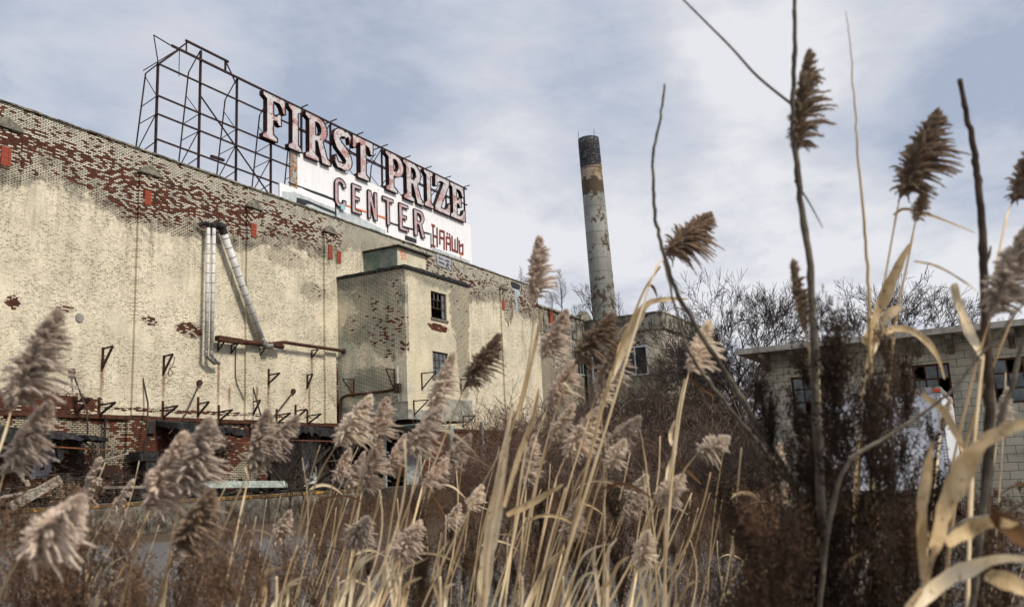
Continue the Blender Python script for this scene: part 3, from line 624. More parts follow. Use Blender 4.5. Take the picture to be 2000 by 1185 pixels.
SP3 = lambda a, b2: onY(a, b2, SY-.12)
barsheet((0, -1, 0), [[Z3(560, 735), Z3(700, 780), Z3(860, 830)], [Z3(770, 800), Z3(860, 835)], [Z3(1308, 1040), Z3(1311, 1085)]], SP3, .09).build('graffiti', 'paint_orange', pn)
barsheet((0, -1, 0), [[Z3(862, 845), Z3(865, 915)], [Z3(865, 850), Z3(900, 865), Z3(1120, 925)], [Z3(1128, 925), Z3(1128, 1010)], [Z3(546, 700), Z3(548, 815)]], SP3, .10).build('graffiti', 'paint_black', pn)
flat(SP3, [Z3(970, 932), Z3(1040, 958), Z3(1040, 982), Z3(970, 960)]).build('paint_patch', 'paint_black', pn)
hw = [[Z3(1140, 872), Z3(1143, 1000)], [Z3(1165, 890), Z3(1166, 1000)], [Z3(1140, 935), Z3(1166, 945)], [Z3(1133, 995), Z3(1152, 1002)], [Z3(1133, 870), Z3(1150, 878)],
      [Z3(1182, 985), Z3(1182, 905), Z3(1208, 912), Z3(1208, 1018)], [Z3(1182, 945), Z3(1206, 955)],
      [Z3(1222, 1020), Z3(1222, 945), Z3(1245, 950), Z3(1246, 1025)], [Z3(1222, 980), Z3(1244, 988)], [Z3(1226, 920), Z3(1229, 928)], [Z3(1240, 926), Z3(1243, 934)],
      [Z3(1256, 940), Z3(1258, 1022), Z3(1290, 1035), Z3(1290, 950)], [Z3(1274, 960), Z3(1275, 1025)],
      [Z3(1300, 968), Z3(1302, 1040), Z3(1322, 1048), Z3(1322, 990), Z3(1300, 1000)]]
barsheet((0, -1, 0), hw, SP3, .16).build('graffiti', 'paint_red', pn)
# ------------------------------------------------------------------ pipes, brackets, rods on the wall
PYw = 29.62
def W(px, py, y=PYw): return onY(px, py, y)
def smooth_path(P, k=6):
    P = [np.array(p, float) for p in P]; out = []
    for i in range(len(P)-1):
        p0, p1, p2, p3 = P[max(i-1, 0)], P[i], P[i+1], P[min(i+2, len(P)-1)]
        for j in range(k):
            t = j/k; out.append(.5*((2*p1)+(-p0+p2)*t+(2*p0-5*p1+4*p2-p3)*t*t+(-p0+3*p1-3*p2+p3)*t**3))
    return out+[P[-1]]
def insulated(label, a, b2, r, head, foot):
    o = empty('insulated_pipe', a, label, 'pipe', 'lagged white pipes on the factory wall'); mb = MB().tube([a, b2], r, 14); mb.build('jacket', 'pipe_white', o, True)
    bd = MB(); n_ = int(np.linalg.norm(b2-a)/.42); t = _n(b2-a)
    for i in range(1, n_): c_ = a+(b2-a)*i/n_; bd.tube([c_-t*.014, c_+t*.014], r*1.05, 14)
    bd.build('strap', 'pipe_band', o)
    MB().tube(head, r*1.12, 12).build('elbow', 'tar', o, True); MB().tube(foot, r*1.02, 12).build('foot_bend', 'foil', o, True)
wy = np.array([0, .4, 0])
a, b2 = W(407.2, 440), W(402.6, 688)
insulated('slim vertical white lagged pipe farther from the slanting pipe', a, b2, .085, smooth_path([a-[0, 0, .12], a, W(403, 436), W(396, 438.5)+wy*.6]), smooth_path([b2+[0, 0, .05], b2-[0, 0, .12], W(415, 705), W(423, 708.5)+wy*.3]))
a, b2 = W(418, 440), W(413, 688)
insulated('slim vertical white lagged pipe next to the slanting pipe', a, b2, .085, smooth_path([a-[0, 0, .12], a, W(418, 436)+wy]), smooth_path([b2+[0, 0, .05], b2-[0, 0, .12], W(421, 705), W(430, 709)+wy*.2]))
a, b2 = W(434, 447), W(511, 665)
insulated('thick slanting white lagged pipe with black elbow at its top', a, b2, .165, smooth_path([a+_n(b2-a)*.25, a, W(430, 441), W(424, 440)+wy*.7]), smooth_path([b2-_n(b2-a)*.1, W(515, 672), W(522, 676), W(530, 676)]))
o = empty('rusty_pipe', W(425, 660), 'long rusty horizontal pipe on brackets below the slanting white pipe', 'pipe')
mb = MB().tube([W(470, 667.5), W(530, 673), W(552, 677)], .12, 10); mb.tube([W(530, 671), W(555, 668), W(580, 672), W(664, 684), W(672, 686)], .085, 10); mb.build('pipe', 'rust', o, True)
mb = MB().bar(W(424, 660), W(470, 667), .3, .22); mb.build('trough', 'rust', o)
mb = MB(); q = W(671, 686); mb.tube([q, q+[.12, .0, -.01]], .17, 10); mb.build('flange', 'pipe_band', o)
for px_, py_ in ((426, 668), (452, 673), (505, 682), (609, 684)):
    p = W(px_, py_, 29.97); mb = MB(); mb.bar(p, p-[0, 0, .4], .05); mb.bar(p-[0, 0, .38], p+[0, -.4, .0], .05); mb.bar(p, p+[0, -.42, 0], .05); mb.build('hanger', 'black_iron', o)
o = tag(MB().tube(smooth_path([W(461, 675, 29.95), W(460, 720, 29.95), W(462, 745, 29.95), W(470, 765, 29.95), W(476, 780, 29.95)]), .02, 6).build('cable', 'rust'), 'thin hanging cable below the rusty horizontal pipe', 'cable')
def bracket(px_, py_, h, arm, label, mtn='black_iron', kind=0, stain=True):
    p = W(px_, py_, 29.97); arm *= .88; h *= .95; o = empty('wall_bracket', p, label, 'bracket', 'rusty brackets on the factory wall')
    MB().bar(p+[0, -.01, .05], p-[0, 0, h], .07, .08).build('wall_bar', 'rust', o)
    a0 = p-[0, 0, .26 if arm > .6 else 0]; e = a0+[0, -arm, .05]
    MB().bar(a0, e, .06, .06).build('arm', mtn, o)
    MB().bar(p-[0, 0, h-.06], e, .07, .07).build('brace', mtn, o)
    if stain: pass
    return o
BR = [(201, 681, .85, .65, 'rusty triangular bracket alone high between the round plate and pilaster'), (320, 696, .8, .6, 'rusty triangular bracket with a loop of wire hanging beside it'),
      (149.5, 770, .8, .9, 'rusty bracket just above the red lintel, crossed by a tie rod'), (194, 778, .75, 1.05, 'rusty bracket above the lintel near the first full pilaster'),
      (318, 785, .75, 1.0, 'rusty bracket above the lintel between two tie rods'), (387, 777, .85, .75, 'rusty bracket beside the foot of a leaning tie rod'),
      (427, 793, .75, .95, 'rusty bracket directly below the bent feet of the slim pipes'), (524.6, 722, .75, .8, 'rusty bracket with cable loops right of the second pilaster'),
      (600, 733, .7, .4, 'short bracket with rust streak and hook below the long rusty pipe'), (491.6, 785, .8, .6, 'rusty bracket crossed by a rod leaning left'),
      (577, 792, .75, .8, 'rusty bracket near the end of the rod leaning right'), (600, 802, .75, 1.0, 'lowest rusty bracket left of the corner with the tower'), (540, 800, .75, 1., 'rusty bracket above the lintel mostly behind a plume')]
for (px_, py_, h, a_, lb) in BR: bracket(px_, py_, h, a_, lb)
o = empty('wire_loop', W(338, 712, 29.7), 'black loop of wire hanging by a triangular bracket', 'wire')
MB().tube(smooth_path([W(341, 697, 29.7), W(338, 712, 29.7), W(329, 726, 29.7), W(331, 735, 29.7), W(338, 728, 29.7), W(332, 719, 29.7), W(344, 716, 29.7)]), .015, 5).build('strand', 'black_iron', o)
def tower_bracket(px_, py_, h, arm, label, side):
    if side == 'y': p = onY(px_, py_, TY-.03); dr = np.array([0, -1., 0])
    else: p = onX(px_, py_, TX-.03); dr = np.array([-1., 0, 0])
    o = empty('wall_bracket', p, label, 'bracket', 'rusty brackets on the tower')
    MB().bar(p+[0, 0, .05], p-[0, 0, h], .06).build('wall_bar', 'rust', o); MB().bar(p, p+dr*arm, .05).build('arm', 'black_iron', o); MB().bar(p-[0, 0, h-.05], p+dr*arm, .05).build('brace', 'black_iron', o)
for a in ((823.5, 729, .85, .9, 'rusty bracket below the lower tower window', 'y'), (900, 741, .8, .7, 'rusty bracket near the right corner of the tower front', 'y'), (808, 783, .75, .9, 'rusty bracket low by the left corner of the tower front', 'y'),
          (904, 813, .6, .8, 'lowest rusty bracket at the right foot of the tower', 'y'), (691, 742, .85, .9, 'rusty bracket on the shaded side of the tower above a pipe', 'x'), (770, 722, 1.1, .7, 'rusty bracket beside the meter boxes on the tower', 'x')): tower_bracket(*a)
RODS = [([(141.7, 726), (160, 776), (170, 800), (171, 847)], 29.9, 28.7, 'tie rod with round plate nearest the charred canopy'), ([(278.7, 737), (289, 788), (288, 830), (279.5, 882)], 29.9, 29.0, 'kinked tie rod just right of the first full pilaster'),
        ([(391, 747), (363, 808), (330, 847)], 29.9, 28.8, 'tie rod leaning left over the second charred canopy'), ([(494, 755), (502, 785), (510, 812)], 29.9, 29.3, 'short tie rod right of the second pilaster'),
        ([(574, 763.6), (545, 800), (528.5, 821)], 29.9, 29.2, 'tie rod leaning left above the lintel near the tower')]
for P, ya, yb, lb in RODS:
    pts = [W(p[0], p[1], ya+(yb-ya)*i/(len(P)-1)) for i, p in enumerate(P)]; o = empty('tie_rod', pts[0], lb, 'rod', 'old canopy tie rods on the factory wall')
    MB().tube(pts, .035, 6).build('rod', 'black_iron', o, True); MB().tube([pts[0]+[0, .08, 0], pts[0]-[0, .02, 0]], .13, 10).build('round_plate', 'rust', o)
# pipe and meter boxes on the tower side
TS = lambda a, b2, o=.12: onX(a, b2, TX-o)
o = empty('bent_pipe', TS(665, 790), 'dark bent pipe running across the shaded tower side', 'pipe')
MB().tube(smooth_path([TS(662, 855), TS(664, 800), TS(672, 774), TS(720, 768), TS(772, 760)]), .07, 8).build('pipe', 'rust', o, True)
p = TS(777, 745); o = empty('meter_box', p, 'small dark electrical box with conduit on the tower corner', 'box')
MB().box(p+[-.12, -.16, -.55], p+[.08, .16, -.1]).build('case', 'black_iron', o); MB().tube([p+[0, 0, -.1], p+[0, 0, .75]], .035, 6).build('conduit', 'pipe_white', o); MB().box(p+[-.15, -.1, -.98], p+[-.02, .28, -.6]).build('lamp_hood', 'foil', o)
# ------------------------------------------------------------------ charred canopy remnants
def canopy(xa, xb, drop, label, seed, yo=28.7):
    rs = np.random.default_rng(seed); o = empty('charred_canopy', (xa, 29.5, ZL-.3), label, 'canopy', 'charred canopy remnants')
    n_ = 40; top = []; V = []
    for i in range(n_+1):
        t = i/n_; x_ = xa+(xb-xa)*t; tp_ = ZL-.25-drop*max(0, t-.15)+rs.normal()*.015; th = .42+.25*math.sin(t*9+seed)*.5+rs.normal()*.07; th *= (1-.55*t**3) if drop > 0 else 1
        V += [(x_, 29.95, tp_+.12), (x_, 29.2, tp_), (x_, yo+rs.normal()*.06, tp_-.08), (x_, yo+rs.normal()*.05, tp_-.08-th), (x_, yo+.25, tp_-.14-th*.8), (x_, 29.95, tp_-.1)]
    Fq = [(6*i+j, 6*(i+1)+j, 6*(i+1)+(j+1) % 6, 6*i+(j+1) % 6) for i in range(n_) for j in range(6)]+[(0, 1, 2, 3, 4, 5), tuple(6*n_+j for j in range(6))[::-1]]
    MB().raw(V, Fq).build('tarred_sheet', 'tar', o)
    mb = MB()
    for i in range(16):
        x_ = xa+(xb-xa)*rs.uniform(.05, 1); z_ = ZL-.9-drop*.6*rs.uniform(0, 1)
        mb.bar((x_, 29.1+rs.normal()*.2, z_+.2), (x_+rs.normal()*.5, yo+.2+rs.normal()*.2, z_-rs.uniform(.1, .8)), rs.uniform(.04, .14), rs.uniform(.02, .06))
    mb.build('hanging_scrap', 'charred', o)['kind'] = 'stuff'
    mb = MB(); mb.bar((xa, yo+.05, ZL-.95), (xb, yo+.05, ZL-.95-drop*.6), .02, .05); mb.build('rusty_edge', 'rust_light', o)
canopy(12.5, 21.8, .75, 'long sagging charred canopy with torn tar at the building end away from the tower', 3, 28.6)
canopy(24.9, 28.7, .25, 'short charred canopy with ragged hanging tar above the dock', 5, 28.6)
canopy(30.6, 36.3, .1, 'charred canopy with dark soffit ending at the tower', 8, 28.4)
# hopper / collapsed timber heap under canopy 3
o = empty('burnt_beams', (32.5, 29.2, DZ), 'fallen burnt beams crossed under the canopy by the tower', 'debris'); rs = np.random.default_rng(4); mb = MB()
for i in range(26):
    a = np.array([rs.uniform(30.8, 36), rs.uniform(28.4, 29.8), DZ+rs.uniform(.1, .9)]); b2 = a+np.array([rs.normal()*1.2, rs.normal()*.3, rs.uniform(.4, 2.4)]); b2[2] = min(b2[2], 4.0); mb.bar(a, b2, rs.uniform(.06, .18), rs.uniform(.04, .12))
mb.build('beam', 'charred', o)
# rubble on dock
rs = np.random.default_rng(6); mb = MB()
for i in range(620):
    x_ = rs.uniform(12, 36); hh = 1.25 if x_ < 22.5 else .6
    a = np.array([x_, rs.uniform(28.3, 29.9), DZ+rs.uniform(0, hh)*rs.uniform(0, 1)]); b2 = a+np.array([rs.normal()*.7, rs.normal()*.25, rs.normal()*.18]); b2[2] = max(b2[2], DZ+.02)
    mb.bar(a, b2, rs.uniform(.03, .2), rs.uniform(.02, .07))
tag(mb.build('rubble', 'charred'), 'black charred rubble strewn along the loading dock', 'rubble', kind='stuff')
def plank(P, wd, lb, mtn='plank'):
    o = MB().bar(P[0], P[1], wd, .05, up=(0, -1, .3)).build('plank', mtn); tag(o, lb, 'plank', 'loose planks on the dock')
plank((onY(20, 990, 27.9), onY(118, 935, 28.6)), .32, 'wide weathered grey plank sloping over the dock edge')
plank((onY(-10, 975, 28.0), onY(70, 955, 28.5)), .1, 'narrow pale plank lying near the wide sloping plank')
plank((onY(35, 895, 29.7), onY(55, 950, 29.2)), .18, 'pale short plank leaning on the dirty wall under graffiti')
plank((onY(186, 903, 29.0), onY(250, 885, 29.2)), .06, 'thin pale batten poking out beside the lower pier')
plank((onY(200, 952, 28.3), onY(330, 950, 28.4)), .1, 'thin grey board lying flat along the dock edge', 'concrete')
plank((onY(398, 946, 28.2), onY(560, 945, 28.2)), .3, 'long pale greenish board along the yellow dock edge', 'pale_post')
p = onY(285, 890, 29.3); o = empty('fire_blackened_box', p, 'fire blackened box fixed on the red brick pier', 'box'); mb = MB().box(p+[-.5, -.3, -.2], p+[.35, .5, .15]); mb.box(p+[-.2, -.25, -.5], p+[.6, .45, -.18]); mb.build('shell', 'tar', o)
for (xa_, xb_, za_, zb_) in ((13.2, 17.0, 1.15, 3.9), (31.6, 33.2, 1.15, 3.7), (26.0, 26.9, 2.9, 3.6)): MB().box((xa_, 29.985, za_), (xb_, 30.01, zb_)).build('doorway', 'dark_room', FB)  # flat near-black slabs: the dark of openings painted on, nothing recessed
o = MB().box(p+[.4, .4, .9], p+[.75, .75, 1.4]).build('vent_hole', 'dark_room', FB)  # solid near-black block; a hole's darkness put into its colour
# posts and canopy at the foot of the tower
o = empty('bay_canopy', (37.5, 25.3, DZ), 'low torn canopy on pale green posts under the tower', 'canopy')
rs = np.random.default_rng(9); mb = MB()
for i in range(9): mb.box((TX-.5+i*.32, 24.9+rs.normal()*.05, 4.05+rs.normal()*.03-.012*i), (TX-.5+i*.32+.3, 27.5, 4.16+rs.normal()*.03-.012*i))
mb.build('roof_sheet', 'pale_post', o)
for (x_, y_, wd) in ((36.3, 24.85, .14), (39.2, 24.85, .34), (36.4, 27.0, .12), (42.4, 24.9, .2)): MB().box((x_-wd/2, y_-.06, DZ), (x_+wd/2, y_+.06, 4.1 if x_ < 40 else 4.4)).build('post', 'pale_post', o)
o = empty('grey_door', (34.0, 29.9, DZ), 'leaning pale grey door in the dark opening beside the tower', 'door'); MB().bar((33.4, 29.7, DZ+1.25), (34.5, 29.7, DZ+1.35), .05, 2.3, up=(0, 0, 1)).build('leaf', 'paint_grey', o); MB().box((34.3, 29.6, DZ+1.2), (34.36, 29.68, DZ+1.4)).build('handle', 'black_iron', o)
o = empty('grey_sheet', (40, 27, DZ), 'grey sheet panel standing inside the bay under the tower', 'panel'); MB().bar((39.9, 28.2, 2.2), (41.0, 28.2, 2.2), .04, 2., up=(0, 0, 1)).build('board', 'paint_grey', o)
# ------------------------------------------------------------------ annex buildings
AN = empty('annex_building', (68, 30, 0), 'weathered grey annex continuing beyond the factory end with stained parapet', 'building')
MB().box((60.45, 30.1, 0), (92, 46, 13.1)).build('wall', 'annex_wall', AN)
mb = MB()
for i in range(36):
    x_ = 60.45+i*.87; mb.box((x_, 30.02, 12.2), (x_+.8-.3*(i % 3 == 0), 30.1, 14.0))
mb.box((60.45, 30.1, 13.1), (92, 30.5, 14.05)); mb.build('parapet', 'stucco_dark', AN)
MB().box((60.4, 29.9, 14.06), (92, 30.6, 14.22)).build('coping', 'coping', AN)
for x_ in (62.2, 69.2, 76): MB().box((x_, 29.9, 12.2), (x_+.55, 30.01, 13.95)).build('vent', 'vent_tile', AN)
mb = MB().raw([(x_, y_, z_) for y_ in (29.95, 30.4) for x_, z_ in ((68.4, 14.22), (70.6, 14.22), (70.6, 14.5), (69.8, 14.95), (69.2, 14.95), (68.4, 14.5))], [(0,1,2,3,4,5), (11,10,9,8,7,6)]+[(j, j+6, (j+1) % 6+6, (j+1) % 6) for j in range(6)]); mb.build('cap', 'capstone', AN)
for x_, zb, zt in ((66.5, 9.3, 11.7), (72.5, 8.8, 11.4), (72.5, 4.3, 6.8), (66.5, 4.8, 7.)):
    fr = MB(); fr.box((x_, 29.98, zb), (x_+3., 30.08, zb+.1)); fr.box((x_, 29.98, zt-.1), (x_+3., 30.08, zt))
    for k_ in range(6): fr.box((x_+k_*.59, 29.985, zb+.1), (x_+k_*.59+.05, 30.075, zt-.1))
    fr.box((x_, 29.99, (zb+zt)/2), (x_+3, 30.07, (zb+zt)/2+.04))
    wo = fr.build('window', 'pale_post', AN); MB().box((x_, 30.04, zb), (x_+3, 30.12, zt)).build('pane', 'pane_dark', wo)
AX, AY = 68.52, 22.87
A2 = empty('white_corner_building', (AX, AY, 0), 'white stuccoed corner building with dark broken windows behind the thicket', 'building')
MB().box((AX, AY, 0), (84, 29.8, 12.5)).build('wall', 'annex_wall', A2)
mb = MB().box((AX-.2, AY-.2, 12.5), (84, 29.8, 12.72)); mb.build('cornice', 'coping', A2)
mb = MB()
for i in range(20): mb.box((AX+.05+i*.75, AY+.02, 12.72), (AX+.05+i*.75+.68, AY+.2, 13.85))
for i in range(9): mb.box((AX+.02, AY+.25+i*.75, 12.72), (AX+.2, AY+.25+i*.75+.68, 13.85))
mb.box((AX+.2, AY+.2, 12.72), (84, 29.8, 13.5)); mb.build('parapet', 'stucco_dark', A2)
mb = MB().box((AX-.03, AY-.03, 13.86), (84, AY+.35, 13.98)); mb.box((AX-.03, AY+.35, 13.86), (AX+.35, 29.8, 13.98)); mb.build('coping', 'coping', A2)
MB().box((AX-.04, AY, 9.), (AX, AY+1.6, 12.4)).build('pale_render', 'cream_plain', A2)
for (ya, yb, zb, zt) in ((24.3, 26.6, 8.9, 11.3), (26.7, 29.3, 8.9, 11.3), (24.3, 29.2, 4.5, 7.0)):
    fr = MB(); fr.box((AX-.06, ya, zb), (AX+.02, ya+.14, zt)); fr.box((AX-.06, yb-.14, zb), (AX+.02, yb, zt)); fr.box((AX-.06, ya+.14, zt-.12), (AX+.02, yb-.14, zt)); fr.box((AX-.06, ya+.14, zb), (AX+.02, yb-.14, zb+.1)); fr.box((AX-.05, (ya+yb)/2-.05, zb+.1), (AX+.01, (ya+yb)/2+.05, zt-.12))
    wo = fr.build('window', 'paint_grey', A2); MB().box((AX-.01, ya+.1, zb+.05), (AX+.03, yb-.1, zt-.05)).build('pane', 'pane_dark', wo)
for (xa, xb, zb, zt) in ((71, 75, 8.9, 11.3), (76, 80, 8.9, 11.3)):
    fr = MB(); fr.box((xa, AY-.05, zb), (xa+.15, AY+.02, zt)); fr.box((xb-.15, AY-.05, zb), (xb, AY+.02, zt)); fr.box((xa+.15, AY-.05, zt-.1), (xb-.15, AY+.02, zt)); fr.box(((xa+xb)/2-.05, AY-.04, zb), ((xa+xb)/2+.05, AY+.01, zt-.1))
    wo = fr.build('window', 'paint_grey', A2); MB().box((xa+.1, AY-.01, zb), (xb-.1, AY+.03, zt-.05)).build('pane', 'pane_dark', wo)
# ------------------------------------------------------------------ chimney
Pb = onD(1182, 627, 100); rt = ray(1149.2, 272); t_ = ((Pb-E0)[:2]@rt[:2])/(rt[:2]@rt[:2]); Pt = rt*t_+E0; ax = (Pt-Pb); P0 = Pb-ax*(Pb[2]/ax[2])
CH = empty('chimney', P0, 'tall pale grey smokestack with flaking paint and black top', 'chimney')
zs = np.linspace(0, 1, 30); rad = 1.50+(1.22-1.50)*zs
def cpt(t): return P0+(Pt-P0)*t
MB().tube([cpt(t) for t in zs], rad, 40).build('shaft', 'chimney', CH, True)
mb = MB()
for k_ in range(16):
    t = .40+.58*k_/15; r_ = 1.50+(1.22-1.50)*t; mb = MB(); mb.tube([cpt(t)-[0, 0, .012], cpt(t)+[0, 0, .012]], r_+.012, 40, False); mb.build('iron_band', 'rust', CH)
mb = MB()
for k_ in range(10): t = .905+.009*k_; r_ = 1.24; mb.tube([cpt(t)-[0, 0, .02], cpt(t)+[0, 0, .02]], r_+.03, 32, False)
mb.build('iron_hoops', 'rust', CH)['kind'] = 'stuff'
mb = MB(); u = ax/np.linalg.norm(ax)
for a in (0, 2.2, 4.2):
    c_ = Pt+np.array([math.cos(a), math.sin(a), 0])*1.15; mb.tube([c_, c_+[0, 0, .9]], .03, 5)
mb.build('lightning_rod', 'black_iron', CH)
# ------------------------------------------------------------------ block garage
GX = 25.28; GY = 5.69; GZ = 4.5
GA = empty('block_garage', (GX, 0, 0), 'low concrete block garage with overhanging flat roof and broken windows', 'garage')
gw = []
for (xa, ya, xb, yb) in ((1544, 737, 1625, 832), (1780, 714, 1862, 772), (1934, 701, 2040, 782)):
    p, q = onX(xa, ya, GX), onX(xb, yb, GX); gw.append((q[1], p[1], q[2], p[2]))
gw[1] = (gw[1][0], gw[1][1], gw[1][2]-.3, gw[1][3]); gw.append((-3.9, -2.4, 2.4, 3.75))
mb = MB(); ys = GY; zlo = min(g_[2] for g_ in gw)
for (y0, y1, z0, z1) in gw:
    mb.box((GX, y1, 0), (GX+.2, ys, GZ)); mb.box((GX, y0, 0), (GX+.2, y1, z0)); mb.box((GX, y0, z1), (GX+.2, y1, GZ)); ys = y0
mb.box((GX, -8, 0), (GX+.2, ys, GZ)); mb.box((GX+.2, GY-.2, 0), (GX+14, GY, GZ)); mb.box((GX+.2, -8, 0), (GX+14, -7.8, GZ))
mb.build('wall', 'block', GA)
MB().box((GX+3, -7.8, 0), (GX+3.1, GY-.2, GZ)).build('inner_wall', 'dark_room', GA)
rz = onX(1486, 690, GX-.9)[2]
MB().box((GX-.9, -8.5, 4.45), (GX+14.5, GY+.45, 4.56)).build('roof', 'block_roof', GA)
MB().box((GX-.92, -8.5, 4.43), (GX-.9, GY+.45, 4.58)).build('fascia', 'block_roof', GA)
for px_ in (1482, 1538, 1597, 1723, 1783, 1849, 1972, 2040):
    yy = onX(px_+8, 690, GX-.5)[1]
    MB().raw([(x_, y_, z_) for y_ in (yy-.07, yy+.07) for x_, z_ in ((GX, 4.44), (GX-.8, 4.44), (GX-.8, 4.3), (GX, 3.98))], [(0,1,2,3), (7,6,5,4)]+[(j, j+4, (j+1) % 4+4, (j+1) % 4) for j in range(4)]).build('eave_bracket', 'concrete', GA)
for i, (y0, y1, z0, z1) in enumerate(gw):
    fr = MB(); x0, x1 = GX+.05, GX+.1; fr.box((x0, y0, z0), (x1, y0+.05, z1)); fr.box((x0, y1-.05, z0), (x1, y1, z1)); fr.box((x0, y0+.05, z0), (x1, y1-.05, z0+.05)); fr.box((x0, y0+.05, z1-.05), (x1, y1-.05, z1))
    nz = max(2, round((z1-z0)/.33))
    for k_ in range(1, nz): zz_ = z0+(z1-z0)*k_/nz; fr.box((x0+.005, y0+.05, zz_-.018), (x1-.005, y1-.05, zz_+.018))
    for k_ in (1, 2): yy = y0+(y1-y0)*k_/3; fr.box((x0+.01, yy-.015, z0+.05), (x1-.01, yy+.015, z1-.05))
    wo = fr.build('window', 'rust', GA)
    pa = MB()
    for a in range(nz):
        for b_ in range(3):
            if (a*3+b_+i) % 5 == 4 or (i == 1 and a == 0): continue
            ya, yb = y0+(y1-y0)*b_/3+.02, y0+(y1-y0)*(b_+1)/3-.02; za, zb = z0+(z1-z0)*a/nz+.02, z0+(z1-z0)*(a+1)/nz-.02
            pa.raw([(x0+.025, ya, za), (x0+.025, yb, za), (x0+.02, yb, zb), (x0+.03, ya, zb)], [(0, 1, 2, 3)])
    pa.build('pane', 'pane_grey', wo)
# ------------------------------------------------------------------ white box trailer in front of garage
TXx = 19.42; TR = empty('box_trailer', (TXx, 2.1, 0), 'white box trailer parked in front of the block garage behind weeds', 'trailer')
MB().box((TXx, .94, .85), (TXx+5, 3.26, 2.68)).build('body', 'trailer_white', TR)
mb = MB().box((TXx-.03, .92, 2.68), (TXx+5, 3.28, 2.80)); mb.box((TXx-.03, .92, .78), (TXx+5, 3.28, .85)); mb.build('rail', 'trailer_trim', TR)
mb = MB()
for yy in (.96, 1.02, 3.14, 3.2):
    for k_ in range(28): z_ = .95+k_*.062; mb.box((TXx-.012, yy-.01, z_), (TXx, yy+.01, z_+.02))
mb.build('rivet', 'rust', TR)['kind'] = 'stuff'
mb = MB()
for k_ in range(9): z_ = 2.05+k_*.045; mb.box((TXx-.03, 1.35, z_), (TXx, 1.75, z_+.02))
mb.build('louver', 'trailer_trim', TR)
for yy in (1.0, 3.2): MB().box((TXx-.06, yy-.05, 2.7), (TXx-.03, yy+.05, 2.76)).build('marker_lamp', 'red_lamp', TR)
for xx_ in (TXx+3.2, TXx+4.2):
    for yy in (1.1, 3.1):
        wh = MB().tube([(xx_, yy-.13, .45), (xx_, yy+.13, .45)], .45, 20).build('wheel', 'rubber', TR); MB().tube([(xx_, yy-.135, .45), (xx_, yy+.135, .45)], .22, 14).build('rim', 'trailer_trim', wh)
mb = MB(); mb.bar((TXx+.3, 1.3, 0), (TXx+.3, 1.3, .8), .1); mb.bar((TXx+.3, 2.9, 0), (TXx+.3, 2.9, .8), .1); mb.build('landing_leg', 'black_iron', TR)
# ------------------------------------------------------------------ bare trees
def grow(rs, p, d_, L, r, lev, out, split=(2, 3), spread=.5, upb=.25, crook=.12, seg=4, ratio=.74, rmin=.010, side=.5):
    p = np.array(p, float); d_ = _n(d_)
    for i in range(seg):
        q = p+d_*L/seg; r1 = max(rmin, r*(1-.35*(i+1)/seg)); out.append((*p, *q, max(rmin, r*(1-.35*i/seg)), r1)); p = q
        d_ = _n(d_+rs.normal(size=3)*crook+np.array([0, 0, upb*.15]))
        if lev > 0 and i >= 1 and rs.random() < side:
            a = rs.normal(size=3); a = _n(a-d_*(a@d_)); grow(rs, p, d_+a*spread*1.1, L*ratio*rs.uniform(.6, .9), r1*.55, lev-1, out, split, spread, upb, crook, seg, ratio, rmin, side)
    if lev > 0:
        for k_ in range(rs.integers(split[0], split[1]+1)):
            a = rs.normal(size=3); a = _n(a-d_*(a@d_)); grow(rs, p, d_+a*spread*rs.uniform(.5, 1.1)+np.array([0, 0, upb]), L*ratio*rs.uniform(.75, 1.1), r1*.72, lev-1, out, split, spread, upb, crook, seg, ratio, rmin, side)
def tree_meshes(seed, h, lev, trunk_h, spread, nmain=4, rmin=.013, ratio=.74):
    rs = np.random.default_rng(seed); tr = []; p = np.zeros(3)
    for i in range(6): q = p+[rs.normal()*.05, rs.normal()*.05, trunk_h/6]; tr.append((*p, *q, h*.018*(1-.05*i), h*.018*(1-.05*(i+1)))); p = q
    out = []; L0 = (h-trunk_h)*.30
    for k_ in range(nmain):
        a = 2*math.pi*k_/nmain+rs.uniform(-.4, .4); grow(rs, p-[0, 0, rs.uniform(0, trunk_h*.2)], np.array([math.cos(a)*spread, math.sin(a)*spread, 1.]), L0, h*.010, lev, out, spread=.58, upb=.10, rmin=rmin, ratio=ratio, side=.52)
    V = np.array([s_[3:6] for s_ in out]); s_ = h/V[:, 2].max(); out = np.array(out); out[:, :6] *= s_
    tr = np.array(tr); tr[:, :6] *= s_
    Vt, Qt = seg_geo(tr, 8); return fastmesh('trunk', Vt, [Qt]), fuzz_mesh('crown', out, None)
def place(name, meshes, loc, sc, rz, label, cat, group, mats):
    o = empty(name, loc, label, cat, group); o.rotation_euler = (0, 0, rz); o.scale = (sc,)*3 if np.isscalar(sc) else sc
    for nm, me, mtn in zip(('trunk', 'crown'), meshes, mats):
        if me is None: continue
        if not me.materials: me.materials.append(MATS[mtn])
        c_ = bpy.data.objects.new(nm, me); C.objects.link(c_); c_.parent = o
    return o
big = tree_meshes(21, 11., 5, 2.6, .34, 5, .009)
big2 = tree_meshes(33, 11., 5, 2.2, .42, 5, .009)
small = tree_meshes(41, 5., 3, 1.0, .40, 4, .010)
